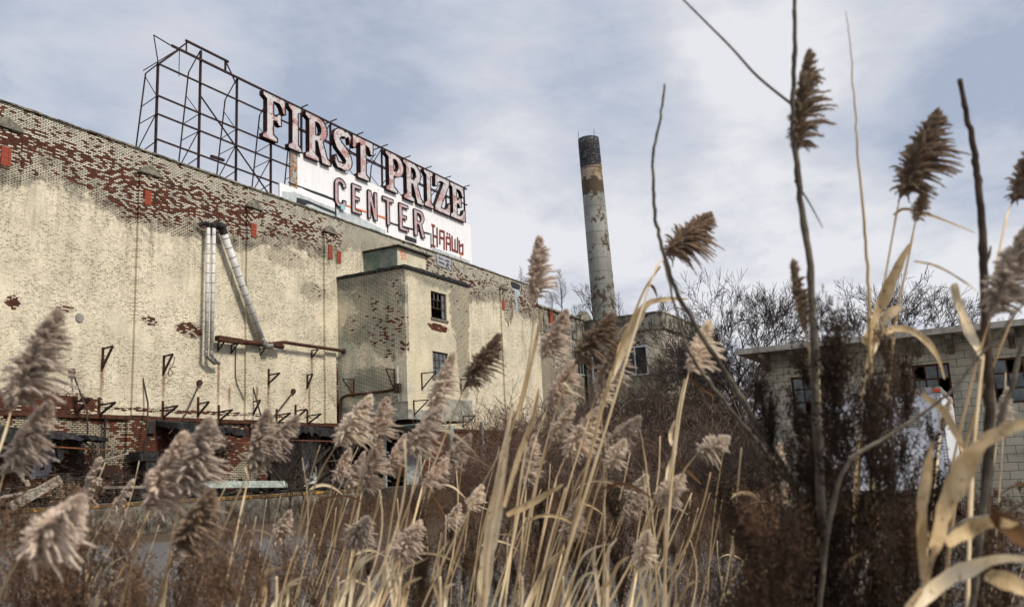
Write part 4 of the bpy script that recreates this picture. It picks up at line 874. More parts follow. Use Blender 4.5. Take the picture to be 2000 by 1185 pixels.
def sapling(seed, h):
    rs = np.random.default_rng(seed); tr = []; out = []; p = np.zeros(3); n_ = 22
    for i in range(n_):
        q = np.array([rs.normal()*.02, rs.normal()*.02, h*(i+1)/n_]); tr.append((*p, *q, .045*(1-i/n_)+.012, .045*(1-(i+1)/n_)+.01)); p = q
        if i > 3:
            for k_ in range(3):
                a = rs.uniform(0, 6.28); L = h*.36*(1-i/n_)+.2; grow(rs, p, np.array([math.cos(a), math.sin(a), .9]), L*.6, .018, 1, out, spread=.4, rmin=.008, upb=.3)
    Vt, Qt = seg_geo(np.array(tr), 5); return fastmesh('trunk', Vt, [Qt]), fuzz_mesh('crown', np.array(out), None)
sap = sapling(3, 5.)
TM = ('bark', 'branch')
def foot(px_, depth): q = onD(px_, 900, depth); return np.array([q[0], q[1], 0])
def htop(px_, py_, depth): return onD(px_, py_, depth)[2]
TREES = [(big, 1472, 490, 46, 0.3, .92, 'broad vase shaped bare tree rising right behind the garage corner'), (big2, 1752, 505, 47, 1.2, 1.1, 'bare tree showing above the middle of the garage roof'),
         (big, 1425, 625, 52, 2.2, 1., 'bare tree partly behind the broad vase shaped tree'), (big2, 1365, 610, 60, 3.9, .9, 'slender bare tree next to the white corner building'), (big, 1625, 650, 54, 4.4, 1.1, 'low bare tree peeking over the garage roof between two taller trees'),
         (big2, 1870, 650, 50, 5., 1., 'small bare crown just above the garage roof')]
for ms, px_, py_, dp, rz_, wx, lb in TREES:
    h = htop(px_, py_, dp); place('bare_tree', ms, foot(px_, dp), (h/11*wx, h/11*wx, h/11), rz_, lb, 'tree', 'bare trees behind the buildings', TM)
RT = [(sap, 1098, 525, 612, 74, 'thin upright sapling growing above the annex roof'), (small, 1158, 548, 640, 72, 'dense bare bush against the foot of the chimney'), (small, 1075, 568, 605, 70, 'small bare bush on the annex roof near the factory end'),
      (sap, 1212, 570, 650, 70, 'spindly sapling with seed pods just beside the chimney'), (small, 1305, 572, 632, 76, 'small bare tree behind the white corner building parapet'), (sap, 1293, 580, 625, 78, 'thin sapling above the white corner building'),
      (small, 1130, 590, 625, 72, 'low bare twigs between the sapling and the chimney'), (small, 1340, 590, 650, 74, 'bare bush at the far edge of the white corner building'), (sap, 1018, 520, 556, 56, 'tiny twig sprouting from the factory parapet end')]
for ms, px_, py_, pb, dp, lb in RT:
    a = onD(px_, py_, dp); q = onD(px_, pb, dp); h = a[2]-q[2]; q = np.array([q[0], q[1], q[2]-.5]); s_ = (h+.5)/5
    place('roof_sapling', ms, q, s_, px_*.37, lb, 'sapling', 'saplings on and behind the annex roofs', TM)
# ------------------------------------------------------------------ thicket of bare shrubs
def shrub_mesh(seed, n_stem=22, h=4., spread=.5, lev=2, leaves=0, rmin=.007):
    rs = np.random.default_rng(seed); out = []
    for k_ in range(n_stem):
        a = rs.uniform(0, 6.28); r_ = rs.uniform(0, .5); grow(rs, (math.cos(a)*r_, math.sin(a)*r_, 0), (math.cos(a)*spread*rs.random()*1.6, math.sin(a)*spread*rs.random()*1.6, 1), h*rs.uniform(.28, .5), .016, lev, out, spread=.75, crook=.22, upb=.0, rmin=rmin, ratio=.72)
    out = np.array(out); s_ = h/np.percentile(out[:, 5], 99.5); out[:, :6] *= s_; out[:, 2] = np.maximum(out[:, 2], 0); lf = None
    if leaves:
        idx = rs.integers(0, len(out), leaves); P = out[idx, 3:6]; lf = (P, rs.normal(size=(leaves, 3)), rs.uniform(.04, .09, leaves), .035)
    return fuzz_mesh('shrub', out, lf)
shr = [shrub_mesh(1, 24, 4., .5, 3), shrub_mesh(2, 20, 4., .9, 3, leaves=500), shrub_mesh(5, 26, 4., .35, 2, leaves=200)]
for s_ in shr: s_.materials.append(MATS['bramble'])
simple('twig_pale', (.26, .20, .15), (.13, .09, .065), 3., .9)
shr_p = shrub_mesh(9, 12, 4., .8, 2); shr_p.materials.append(MATS['twig_pale'])
shr_red = shr[1].copy(); shr_red.materials.clear(); shr_red.materials.append(MATS['bramble_red'])
SHL = ['dense dark bare bramble', 'arching tangled bare shrub', 'upright bushy bare shrub']
SH = [(1085, 790, 50), (1120, 760, 56), (1165, 755, 56), (1205, 745, 54), (1240, 760, 48), (1275, 740, 56), (1310, 760, 50), (1345, 735, 56), (1375, 735, 48), (1410, 730, 52), (1440, 760, 42), (1475, 800, 36),
      (1230, 800, 36), (1300, 820, 32), (1180, 830, 34), (1370, 800, 32), (1130, 850, 34), (1420, 840, 26), (1330, 735, 60), (1450, 740, 56), 
      (1000, 790, 46), (1040, 800, 48), (970, 800, 44), (1005, 870, 38), (935, 880, 38), (1060, 880, 34), (880, 900, 38)]
for i, (px_, py_, dp) in enumerate(SH):
    me = shr[i % 3] if px_ > 1060 else (shr[0] if i % 2 else shr_red)
    q = foot(px_, dp); h = htop(px_, py_, dp)
    where = 'near the tower foot' if px_ < 1060 else ('below the white corner building' if px_ < 1330 else 'beside the garage corner')
    o = bpy.data.objects.new('bare_shrub', me); C.objects.link(o); o.location = q; o.rotation_euler = (0, 0, i*1.7); s_ = h/4; o.scale = (max(s_*1.1, .9), max(s_*1.1, .9), s_)
    dist = 'far' if dp > 50 else ('near' if dp < 37 else 'middle')
    tag(o, f'{SHL[i%3]} {where}, {dist} row' if px_ >= 1060 else f'reddish bare shrub {where}, {dist} row', 'shrub', 'bare shrubs of the thicket')
for i, (px_, py_, dp) in enumerate([(1080, 800, 44), (1150, 790, 45), (1225, 790, 42), (1290, 770, 44), (1350, 770, 42), (1420, 780, 40), (1200, 860, 30), (1270, 870, 29), (1340, 850, 28), (1110, 870, 30), (1400, 860, 26), (960, 830, 42), (1020, 820, 42), (1450, 830, 30)]):
    q = foot(px_, dp); h = htop(px_, py_, dp); o = bpy.data.objects.new('pale_shrub', shr_p); C.objects.link(o); o.location = q; o.rotation_euler = (0, 0, i*2.3); s_ = h/4; o.scale = (s_*1.2, s_*1.2, s_)
    tag(o, f'sparse shrub of pale bare twigs {"near the factory wall" if px_ < 1060 else "before the white corner building" if dp > 35 else "at the near edge of the thicket"}', 'shrub', 'pale twiggy shrubs in the thicket')
for i, (px_, py_, dp) in enumerate([(150, 830, 33), (180, 850, 33), (120, 880, 32.5), (600, 850, 37), (560, 860, 36.5), (650, 930, 35), (230, 900, 33)]):
    q = foot(px_, dp); h = htop(px_, py_, dp); o = bpy.data.objects.new('bare_shrub', small[1]); C.objects.link(o); o.location = q+[0, 0, 0]; o.rotation_euler = (0, 0, i*2.1); s_ = h/5; o.scale = (s_*.8, s_*.8, s_)
    tag(o, ['thin bare bush before the first charred canopy', 'taller thin bare bush beside the lower pier', 'low bare bush by the wide sloping plank', 'bare bush before the burnt beams near the tower', 'smaller bare bush left of the burnt beams', 'low bare bush at the bay canopy', 'bare bush in front of the red brick pier'][i], 'shrub', 'bare bushes along the dock')
# ------------------------------------------------------------------ foreground reeds
def plume_mesh(name, seed, mtn, nb=90, wide=.20, skew=.5, hair=150, lobe=.020, ragged=.2, fz=.020):
    """teardrop panicle: overlapping silky lobes that leave the rachis and sweep to one side, each a soft tapering body with short down"""
    rs = np.random.default_rng(seed); segs = []; HP = []; HD = []; HL = []
    for i in range(nb):
        t = ((i+rs.random())/nb)**.9; env = wide*min(1., .45+2.6*t)*min(1., 1.5*(1.03-t))**.8*rs.uniform(1-ragged, 1+ragged)
        az = rs.uniform(-3.14, 3.14); lat = np.array([math.cos(az), math.sin(az)*.8, 0]); lat = lat*(1+skew*lat[0]); env *= (1+skew*math.cos(az))
        L = .10+.10*(1-t)+env*.30; p = np.array([.03*t*t, 0, t*.80]); f_ = rs.uniform(.0, 1.)**.6; e = p+lat*env*f_+np.array([.05*skew, 0, L*(.85-.55*f_*(1-t))])
        c1 = p+np.array([0, 0, L*.45])+lat*env*f_*.35; pts = [p]; n_ = 5
        for k_ in range(1, n_+1):
            u_ = k_/n_; q = (1-u_)**2*p+2*u_*(1-u_)*c1+u_*u_*e+rs.normal(size=3)*.004+np.array([.02*skew*u_, 0, -.07*u_*u_*f_*(1-t*.6)]); pts.append(q)
        for k_ in range(n_):
            a, b = pts[k_], pts[k_+1]; d_ = _n(b-a); r0, r1 = [lobe*(.35+.75*math.sin(math.pi*min(1, .15+.85*x_))) for x_ in (k_/n_, (k_+1)/n_)]
            segs.append((*a, *b, r0*.62, r1*.62)); m_ = int(hair/n_); tt = rs.random((m_, 1)); nn_ = unit(rs.normal(size=(m_, 3))); nn_ = unit(nn_-d_*(nn_@d_)[:, None]*.8)
            HP.append(a+(b-a)*tt+nn_*(r0+(r1-r0)*tt)*rs.uniform(.3, .75, (m_, 1))); HD.append(nn_*.8+d_*.9+rs.normal(size=(m_, 3))*.45); HL.append(rs.uniform(.5, 1.3, m_)*fz)
    segs += [(0, 0, -.03, .02*t0, 0, t0*.80, .009, .005) for t0 in (.3, .6, .9)]
    V, Q = seg_geo(np.array(segs), 5); LV, LT = leaf_geo(np.concatenate(HP), np.concatenate(HD), np.concatenate(HL), .0042)
    me = fastmesh(name, np.concatenate([V, LV]), [Q, LT+len(V)]); me.polygons.foreach_set('use_smooth', np.arange(len(me.polygons)) < len(Q)); me.materials.append(MATS[mtn]); return me
PL = {}
for k_, (mtn, sd) in {'n': ('plume', 100), 'd': ('plume_dark', 200), 'p': ('plume_pale', 300)}.items():
    PL[k_] = [plume_mesh('plume', sd+j, mtn, nb, wd, sk, 120, .019, rg, .028) for j, (nb, wd, sk, rg) in enumerate([(300, .23, .20, .20), (330, .26, .28, .28), (210, .19, .15, .2), (340, .28, .22, .2)])]
    PL[k_+'r'] = [plume_mesh('plume', sd+50, mtn, 320, .34, .12, 95, .026, .2, .030)]
    PL[k_+'f'] = [plume_mesh('plume', sd+70, mtn, 420, .36, .24, 90, .020, .22, .022)]
    PL[k_+'s'] = [plume_mesh('plume', sd+60, mtn, 110, .11, .2, 80, .028, .25, .024)]
def autoleaf(root, pts, rs, L, mtn='straw', n=1):
    for k_ in range(n):
        i = rs.integers(1, max(2, len(pts)-1)); p = pts[i]; up = _n(pts[max(i-1, 0)]-pts[min(i+1, len(pts)-1)])
        sd = rs.choice([-1, 1], p=[.3, .7]); d_ = _n(up*1.2+RIGHT*sd*.6+FWD*rs.normal()*.3); Q = [p]; q = p.copy(); ll = L*rs.uniform(.5, 1.1)
        for j in range(9): d_ = _n(d_+np.array([0, 0, -.20])*rs.uniform(.6, 1.5)+RIGHT*.07); q = q+d_*ll/9; Q.append(q)
        w_ = np.array([.5, .9, 1, 1, .95, .85, .7, .5, .3, .04])*rs.uniform(.007, .013)
        MB().ribbon(Q, w_, _n(RIGHT*.6+UPV*.5+FWD*rs.normal()*.6), .15).build('leaf', mtn, root)
def extend(pts, dist=.25):
    a, b = pts[-2], pts[-1]; d_ = b-a; z_ = b[2]
    if z_ <= 0: return pts
    d_ = _n(d_); hor = d_*np.array([1, 1, 0]); f_ = np.array([b[0], b[1], 0])+hor*z_*.35/max(.3, abs(d_[2])); f_[2] = -.02
    return pts+[b+(f_-b)*.5+hor*.03*z_, f_]
def pix(P, depth, dj=0., rs=None): return [onD(x_, y_, depth+(dj*(i/len(P)))) for i, (x_, y_) in enumerate(P)]
GR = 'plumed reeds standing in front of the factory'
def reed(label, tip, base, stem, depth, kind='n', v=0, leaves=1, r=.0032, mt_stem='straw', seed=0, flip=False, lm='straw', group=GR, fat=1.):
    rs = np.random.default_rng(1000+int(tip[0]*7+tip[1])+seed)
    B = onD(*base, depth); Tp = onD(*tip, depth+rs.normal()*.03); pts = pix([base]+list(stem), depth, rs.normal()*.3)
    pts = extend(smooth_path(pts, 4)); rt = pts[-1]; root = empty('reed', (rt[0], rt[1], 0), label, 'reed', group)
    rr_ = np.linspace(r*.55, r*1.5, len(pts)); rr_[3::5] *= 1.35; MB().tube(pts, rr_, 6).build('stem', mt_stem, root, True)
    A = Tp-B; Lp = np.linalg.norm(A)*1.24; zc = _n(A); xc = RIGHT*(-1 if flip else 1)+np.array([0, 0, -.25]); xc = _n(xc-zc*(xc@zc)); yc = np.cross(zc, xc)
    ms = PL[kind]; me = ms[v % len(ms)]; o = bpy.data.objects.new('plume', me); C.objects.link(o); o.parent = root
    o.location = (B-ORG[root]).tolist(); o.rotation_mode = 'QUATERNION'; o.rotation_quaternion = Matrix(np.stack([xc, yc, zc], 1).tolist()).to_quaternion(); o.scale = (Lp*fat*1.1, Lp*fat*1.1, Lp)
    if leaves: autoleaf(root, pts[:-2], rs, .28, lm, leaves)
    return root
Z = [  # label, tip, base, stem path, depth, kind, variant, leaves, fat
 ('big brown reed plume at the picture edge before the round plate on the wall', (98, 616), (22, 800), [(5, 860), (-40, 980)], 2.3, 'n', 3, 0, 1.),
 ('shaggy reed plume hanging just below the big brown one at the edge', (84, 790), (8, 925), [(-10, 980), (-60, 1120)], 2.4, 'n', 0, 0, 1.),
 ('large blurred plume low in the corner below the wide sloping plank', (143, 970), (40, 1085), [(5, 1150), (-10, 1185)], 1.7, 'n', 1, 0, 1.1),
 ('narrow brown plume standing straight before the red brick pier', (187, 898), (150, 1000), [(140, 1060), (118, 1185)], 3.4, 's', 0, 1, 1.3),
 ('small slim plume on a slanting stem before the cracked dock wall', (254, 938), (217, 1000), [(165, 1080), (110, 1185)], 3.8, 's', 0, 0, 1.2),
 ('large plume with drooping side before the second charred canopy', (346, 852), (285, 1000), [(270, 1060), (235, 1185)], 2.5, 'n', 1, 0, 1.05),
 ('tall full plume just right of the large drooping plume by the second canopy', (398, 823), (352, 968), [(335, 1060), (318, 1185)], 2.5, 'n', 0, 0, 1.1),
 ('upright plume of the crossed pair below the red lintel', (514, 806), (487, 925), [(468, 1010), (432, 1185)], 3.0, 'n', 0, 1, 1.),
 ('leaning plume of the crossed pair below the red lintel', (572, 815), (492, 905), [(450, 1000), (372, 1185)], 3.0, 'n', 0, 1, .9),
 ('dim brown blurred plume low above the gravel', (403, 960), (345, 1075), [(325, 1120), (305, 1185)], 2.3, 'd', 1, 0, 1.1),
 ('pale curled plume in front of the corner where tower meets wall', (714, 776), (655, 872), [(610, 960), (545, 1185)], 3.1, 'p', 3, 1, .9),
 ('pointed shaggy plume before the shaded tower foot', (748, 782), (727, 868), [(700, 950), (650, 1185)], 3.2, 'n', 3, 1, 1.1),
 ('tall slim plume directly below the lower tower window', (878, 694), (838, 812), [(812, 920), (765, 1185)], 3.1, 'p', 0, 1, .8),
 ('dark crisp plume between the tower front and the right pilaster', (966, 657), (907, 757), [(850, 900), (742, 1185)], 3.2, 'd', 3, 1, .85),
 ('wide soft plume hanging below the slim one at the lower tower window', (852, 796), (790, 892), [(775, 950), (738, 1185)], 2.8, 'n', 3, 0, .9),
 ('narrow plume leaning over the dark bay under the tower', (785, 852), (750, 930), [(735, 990), (690, 1185)], 3.4, 'n', 0, 1, .85),
 ('ragged upright plume before the bay posts', (733, 860), (706, 962), [(695, 1030), (670, 1185)], 3.3, 'n', 1, 0, .9),
 ('thin plume at the dark opening beside the tower', (678, 878), (650, 942), [(638, 1000), (600, 1185)], 3.5, 'n', 0, 0, .85),
 ('small plume crowded between two bay plumes', (706, 886), (676, 960), [(660, 1030), (630, 1185)], 3.7, 'n', 2, 0, 1.),
 ('pointed plume rising beside reddish twigs at the tower corner', (911, 850), (852, 925), [(835, 980), (790, 1185)], 3.2, 'n', 0, 1, .9),
 ('round soft plume below the pointed one near the reddish twigs', (868, 895), (825, 950), [(810, 1010), (770, 1185)], 3.1, 'n', 1, 0, 1.),
 ('small lone pale plume standing over brown grass', (936, 948), (916, 1000), [(908, 1060), (898, 1185)], 4.0, 'p', 2, 0, 1.6),
 ('small ragged plume just left of the lone pale one', (893, 985), (870, 1030), [(855, 1080), (830, 1185)], 3.8, 'p', 1, 0, 1.),
 ('round fluffy plume low in the middle of the stems', (712, 1012), (684, 1068), [(670, 1110), (640, 1185)], 3.0, 'r', 0, 0, 1.1),
 ('broad grey fluffy plume low right of the round one', (815, 1020), (772, 1095), [(755, 1130), (735, 1185)], 2.8, 'r', 0, 1, 1.),
 ('tall solitary plume against the sky at the factory roof end', (1046, 471), (1043, 592), [(1040, 650), (1022, 760), (985, 900), (948, 1185)], 3.0, 'n', 3, 0, .8),
 ('grey brown plume overlapping the annex parapet', (1098, 610), (1059, 702), [(1040, 800), (1015, 950), (985, 1185)], 3.1, 'n', 3, 0, .95),
 ('broad dark plume in front of the annex window', (1187, 616), (1122, 712), [(1090, 790), (1045, 950), (1000, 1185)], 3.0, 'd', 3, 1, 1.),
 ('long plume bending beside the foot of the chimney', (1216, 643), (1166, 765), [(1140, 850), (1095, 1000), (1050, 1185)], 3.1, 'n', 3, 0, .75),
 ('straight slender plume below the long bending one', (1180, 706), (1173, 800), [(1178, 880), (1180, 1000), (1178, 1185)], 3.2, 'p', 0, 0, .75),
 ('plume hanging before the lower annex wall', (1112, 708), (1068, 798), [(1040, 880), (1005, 1040), (975, 1185)], 3.2, 'n', 1, 0, 1.),
 ('slim pale plume in front of the thicket edge', (1114, 790), (1076, 862), [(1050, 940), (1010, 1185)], 3.3, 'p', 2, 1, 1.1),
 ('large pale tan plume before the dark thicket', (1158, 800), (1103, 895), [(1080, 960), (1030, 1185)], 3.1, 'p', 3, 0, .9),
 ('curved pointing plume over the dark thicket', (1240, 815), (1158, 893), [(1120, 960), (1060, 1185)], 3.1, 'n', 0, 1, .9),
 ('bright creamy rounded plume in the centre of the thicket', (1216, 860), (1184, 915), [(1160, 980), (1105, 1185)], 3.0, 'pr', 0, 0, .9),
 ('faint narrow plume behind the broad pale stalks', (1038, 855), (1028, 950), [(1022, 1020), (1010, 1185)], 3.6, 'n', 2, 0, 1.1),
 ('upper one of two small plumes with a bare spike beside them', (1256, 928), (1224, 990), [(1195, 1050), (1150, 1185)], 3.5, 'p', 2, 0, 1.3),
 ('lower one of two small plumes with a bare spike beside them', (1259, 960), (1216, 1012), [(1190, 1080), (1135, 1185)], 3.4, 'n', 2, 0, 1.3),
 ('round pale ball shaped plume bent sideways before the thicket', (1418, 852), (1360, 888), [(1330, 930), (1298, 1010), (1240, 1185)], 2.8, 'pr', 0, 0, 1.1),
 ('pale plume crossed by two upright stems and curled leaves', (1330, 928), (1282, 985), [(1262, 1040), (1225, 1185)], 2.9, 'pr', 0, 1, 1.),
 ('grey rounded plume low before gravel and brown weeds', (1127, 974), (1103, 1058), [(1090, 1110), (1070, 1185)], 3.0, 'r', 0, 0, .7),
 ('plume hanging over the white corner building edge behind grey stalks', (1375, 632), (1345, 728), [(1330, 800), (1310, 960), (1295, 1185)], 2.9, 'p', 1, 0, 1.05),
 ('flag shaped plume against the sky on a curved yellow stalk', (1378, 418), (1297, 500), [(1275, 540), (1230, 680), (1170, 880), (1075, 1185)], 2.7, 'df', 0, 0, .95),
 ('huge dark plume against the sky before the grey stalks', (1820, 224), (1757, 388), [(1745, 450), (1715, 620), (1680, 800), (1660, 1185)], 2.2, 'df', 0, 0, .8),
 ('dark plume cut by the picture edge above the others', (2030, 262), (1975, 400), [(1960, 450), (1930, 620), (1900, 900), (1890, 1185)], 2.2, 'df', 0, 0, .7),
 ('big grey plume at the edge above the garage roof', (1998, 448), (1935, 620), [(1905, 720), (1850, 950), (1800, 1185)], 1.9, 'n', 3, 0, 1.),
 ('narrow knobbly plume beside the thick grey stalk', (1542, 520), (1572, 645), [(1585, 720), (1598, 900), (1600, 1185)], 2.3, 'ds', 0, 0, 1.3),
 ('small pale plume by the garage corner foot', (1518, 868), (1512, 930), [(1505, 1000), (1490, 1185)], 2.8, 'p', 2, 0, 1.6),
 ('small pale plume just below the one at the garage corner', (1535, 935), (1522, 990), [(1515, 1050), (1500, 1185)], 2.7, 'p', 2, 0, 1.4),
 ('small light seed head in front of the garage wall at the edge', (1962, 762), (1950, 840), [(1935, 950), (1910, 1185)], 2.6, 'p', 2, 0, 1.1),
 ('curled seed head beside the white trailer corner', (1852, 780), (1838, 840), [(1825, 950), (1800, 1185)], 2.6, 'p', 2, 0, 1.),
 ('dull plume sunk among the low stems before the dock', (560, 1000), (535, 1065), [(520, 1120), (500, 1185)], 3.6, 'n', 2, 0, 1.3),
 ('bright creamy low plume rising at the lower frame by the blades', (1262, 1040), (1245, 1110), [(1240, 1140), (1232, 1185)], 2.8, 'pr', 0, 0, .8),
 ('slim tan head just above the gravel among thin stems', (350, 1050), (330, 1110), [(322, 1150), (315, 1185)], 3.2, 'n', 2, 0, 1.3),
]
SK = {'s': 'ns', 'r': 'nr', 'n': 'n', 'd': 'd', 'p': 'p', 'pr': 'pr', 'df': 'df', 'ds': 'ds', 'nf': 'nf'}
for (lb, tip, base, stem, dp, kd, v, lv, fat) in Z: reed(lb, tip, base, stem, dp, SK[kd], v, lv, fat=fat)
# plume growing round the thick grey stalk and its neighbour below the huge plume
reed('ragged dark plume hugging the tall grey stalk near the top', (1572, 112), (1552, 300), [(1562, 380), (1590, 600), (1605, 900), (1610, 1185)], 2.1, 'd', 1, 0, mt_stem='straw', fat=.62)
reed('small tuft below the huge dark plume against the sky', (1800, 372), (1788, 432), [(1775, 500), (1740, 700), (1700, 1185)], 2.2, 'd', 2, 0, fat=1.2)
# ------------------------------------------------------------------ bare weed stalks
def stalk(label, P, depth, r0, r1, mtn, name='weed_stalk', side=(), knots=True, cat='stalk', grp='bare stalks in the foreground'):
    rs = np.random.default_rng(int(P[0][0]*3+P[0][1])+5); pts = smooth_path(pix(P, depth), 6); n_ = len(pts)
    pts = [p+rs.normal(size=3)*.0012 for p in pts]; full = extend(pts) if P[-1][1] > 900 else pts
    rad = np.linspace(r0, r1, len(full)); rad = rad*(1+.16*(rs.random(len(full)) > .8)) if knots else rad
    o = empty(name, (full[-1][0], full[-1][1], 0), label, cat, grp); MB().tube(full, rad, 8).build('stem', mtn, o, True)
    for Q, ra, rb in side: MB().tube(smooth_path(pix(Q, depth), 5), np.linspace(ra, rb, (len(Q)-1)*5+1), 6).build('twig', mtn, o, True)
    return o
stalk('tall thick grey stalk rising past the top of the picture', [(1548, -60), (1553, 60), (1551, 140), (1548, 230), (1556, 320), (1568, 420), (1582, 520), (1588, 640), (1592, 760), (1600, 900), (1612, 1185)], 2.1, .0042, .011, 'stalk_grey',
      side=[([(1552, 352), (1580, 395), (1607, 445)], .003, .001), ([(1556, 110), (1552, 60), (1549, 20)], .002, .003), ([(1330, -5), (1380, 45), (1430, 95), (1480, 150), (1548, 205)], .0022, .0035)])
stalk('very thin green brown stalk pointing straight up against the sky', [(1652, 20), (1660, 90), (1670, 200), (1676, 300), (1686, 420), (1694, 520), (1698, 620), (1700, 800), (1705, 1185)], 2.2, .0008, .006, 'stalk_straw', knots=False)
stalk('thick dark blunt stalk near the picture edge against the sky', [(1873, 155), (1885, 215), (1898, 270), (1908, 340), (1917, 420), (1921, 520), (1925, 640), (1932, 800), (1925, 980), (1900, 1185)], 2.0, .005, .0125, 'stalk_dark', side=[([(1921, 520), (1932, 500), (1935, 480)], .004, .002)])
stalk('long thin crooked stalk bowing from sky down past the garage corner', [(1298, 165), (1290, 230), (1276, 300), (1277, 370), (1281, 430), (1295, 490), (1318, 560), (1352, 625), (1400, 700), (1450, 780), (1510, 880), (1560, 970), (1610, 1185)], 2.3, .0028, .009, 'stalk_grey')
stalk('slender pale stalk bowing beside the flag shaped plume', [(1296, 508), (1308, 560), (1326, 625), (1348, 690), (1385, 745), (1440, 815), (1505, 895), (1560, 980), (1600, 1185)], 2.2, .0022, .007, 'stalk_grey')
stalk('grey branch crossing diagonally before the white trailer', [(2040, 545), (1960, 640), (1905, 705), (1860, 760), (1790, 815), (1720, 860), (1660, 900), (1625, 990), (1600, 1185)], 1.8, .002, .005, 'stalk_grey')
stalk('thick grey branch rising to the edge beside the garage windows', [(2060, 590), (2000, 660), (1975, 760), (1940, 870), (1920, 1000), (1900, 1185)], 1.8, .0035, .007, 'stalk_grey')
stalk('grey weed stalk leaning through the brown weeds at the corner', [(2040, 950), (1960, 1000), (1880, 1020), (1830, 1070), (1790, 1185)], 1.7, .003, .006, 'stalk_grey')
stalk('pointed bare straw spike above the dark thicket', [(1251, 838), (1262, 920), (1275, 1020), (1285, 1185)], 3.0, .002, .0045, 'straw', knots=False)
# ------------------------------------------------------------------ broad dry leaves and sheaths
def bladed(label, stemP, blades, depth, r=.006, ms='blade', cat='reed', grp='leafy dry reeds in the foreground'):
    pts = extend(smooth_path(pix(stemP, depth), 5)); o = empty('leafy_reed', (pts[-1][0], pts[-1][1], 0), label, cat, grp)
    MB().tube(pts, np.linspace(r*.6, r*1.2, len(pts)), 7).build('stem', ms, o, True)
    for B in blades:
        P, wd, mtn = B[:3]; rs = np.random.default_rng(int(P[0][0]+P[0][1])); q = smooth_path([onD(x_, y_, depth+.04*math.sin(i*1.3)) for i, (x_, y_) in enumerate(P)], 7); n_ = len(q)
        t = np.linspace(0, 1, n_); w_ = wd*np.clip(np.sin(np.pi*np.clip(t*.82+.16, 0, 1))**.7, .06, 1)*(1+.06*np.sin(t*17+P[0][0])); sdv = np.stack([_n(np.cross(FWD, _n(np.array(q[min(i+1, n_-1)])-np.array(q[max(i-1, 0)])))*1.0+FWD*(.35*math.sin(i*.35+P[0][1]))) for i in range(n_)])
        Q = np.array(q); vs = []
        for i in range(n_): T = _n(Q[min(i+1, n_-1)]-Q[max(i-1, 0)]); a = _n(sdv[i]-T*(sdv[i]@T)); b_ = np.cross(T, a); e1, e2 = 1+rs.normal()*.07, 1+rs.normal()*.07; vs += [Q[i]-a*w_[i]/2*e1, Q[i]-a*w_[i]/4+b_*w_[i]*.10, Q[i]+b_*w_[i]*.13, Q[i]+a*w_[i]/4+b_*w_[i]*.08, Q[i]+a*w_[i]/2*e2-b_*w_[i]*(.03+.12*math.sin(i*.7+P[0][0]))]
        MB().raw(vs, [(5*i+j, 5*i+j+1, 5*i+j+6, 5*i+j+5) for i in range(n_-1) for j in range(4)]).build('leaf', mtn, o, True)
    return o
bladed('reed with one huge arching straw leaf at the picture edge', [(1830, 1060), (1812, 1120), (1800, 1185)], [([(1822, 1075), (1850, 985), (1890, 900), (1940, 850), (2040, 815)], .036, 'blade'), ([(1806, 1130), (1800, 1040), (1806, 950), (1822, 860)], .020, 'blade')], 1.45)
bladed('reed with broad leaves fanning low in the picture corner', [(1800, 1150), (1785, 1170), (1775, 1185)], [([(1778, 1190), (1850, 1130), (1930, 1095), (2010, 1090)], .026, 'blade_pale'), ([(1850, 1060), (1900, 1030), (1950, 1018), (1990, 1022)], .026, 'blade'), ([(1930, 1120), (1980, 1140), (2040, 1165)], .03, 'blade'), ([(1940, 1000), (1985, 1040), (2030, 1070)], .03, 'blade_brown')], 1.4)
bladed('reed with an upright flag leaf and arching leaf before the dark weeds', [(1712, 640), (1695, 760), (1680, 900), (1660, 1185)], [([(1690, 672), (1715, 610), (1745, 540), (1776, 476)], .030, 'blade'), ([(1700, 690), (1722, 640), (1742, 608), (1765, 600)], .028, 'blade_pale'), ([(1700, 668), (1745, 642), (1790, 650), (1828, 690), (1845, 740)], .018, 'blade'), ([(1745, 420), (1770, 408), (1830, 425), (1905, 455)], .008, 'blade')], 2.2, .004)
bladed('reed with a pointed pale leaf and nodding stem near the edge', [(1985, 600), (1945, 700), (1905, 800), (1870, 950), (1840, 1185)], [([(1862, 555), (1875, 600), (1895, 650), (1918, 700)], .026, 'blade_pale'), ([(1785, 510), (1830, 520), (1880, 548), (1910, 570)], .006, 'blade'), ([(1800, 770), (1840, 800), (1870, 850), (1885, 900)], .018, 'blade')], 2.0, .004)
bladed('yellow stalk with long drooping leaves beside the flag shaped plume', [(1290, 520), (1262, 560), (1240, 610), (1205, 700), (1170, 820), (1130, 980), (1085, 1185)], [([(1205, 700), (1225, 650), (1255, 602), (1285, 586), (1345, 584)], .022, 'blade'), ([(1190, 745), (1220, 680), (1248, 625), (1262, 590)], .024, 'blade_pale'), ([(1262, 556), (1275, 560), (1284, 580)], .010, 'blade_brown')], 2.7, .005)
bladed('thick pale sheathed stalk with swollen joints in the picture centre', [(1003, 780), (988, 860), (975, 960), (955, 1060), (945, 1185)], [([(940, 1190), (952, 1090), (970, 980), (992, 840)], .044, 'blade_pale'), ([(990, 1005), (1040, 980), (1100, 945)], .022, 'blade'), ([(985, 990), (1010, 900), (1040, 820), (1052, 760)], .016, 'blade'), ([(1010, 820), (1030, 740), (1052, 640), (1062, 600)], .012, 'blade')], 2.5, .008, 'blade_pale')
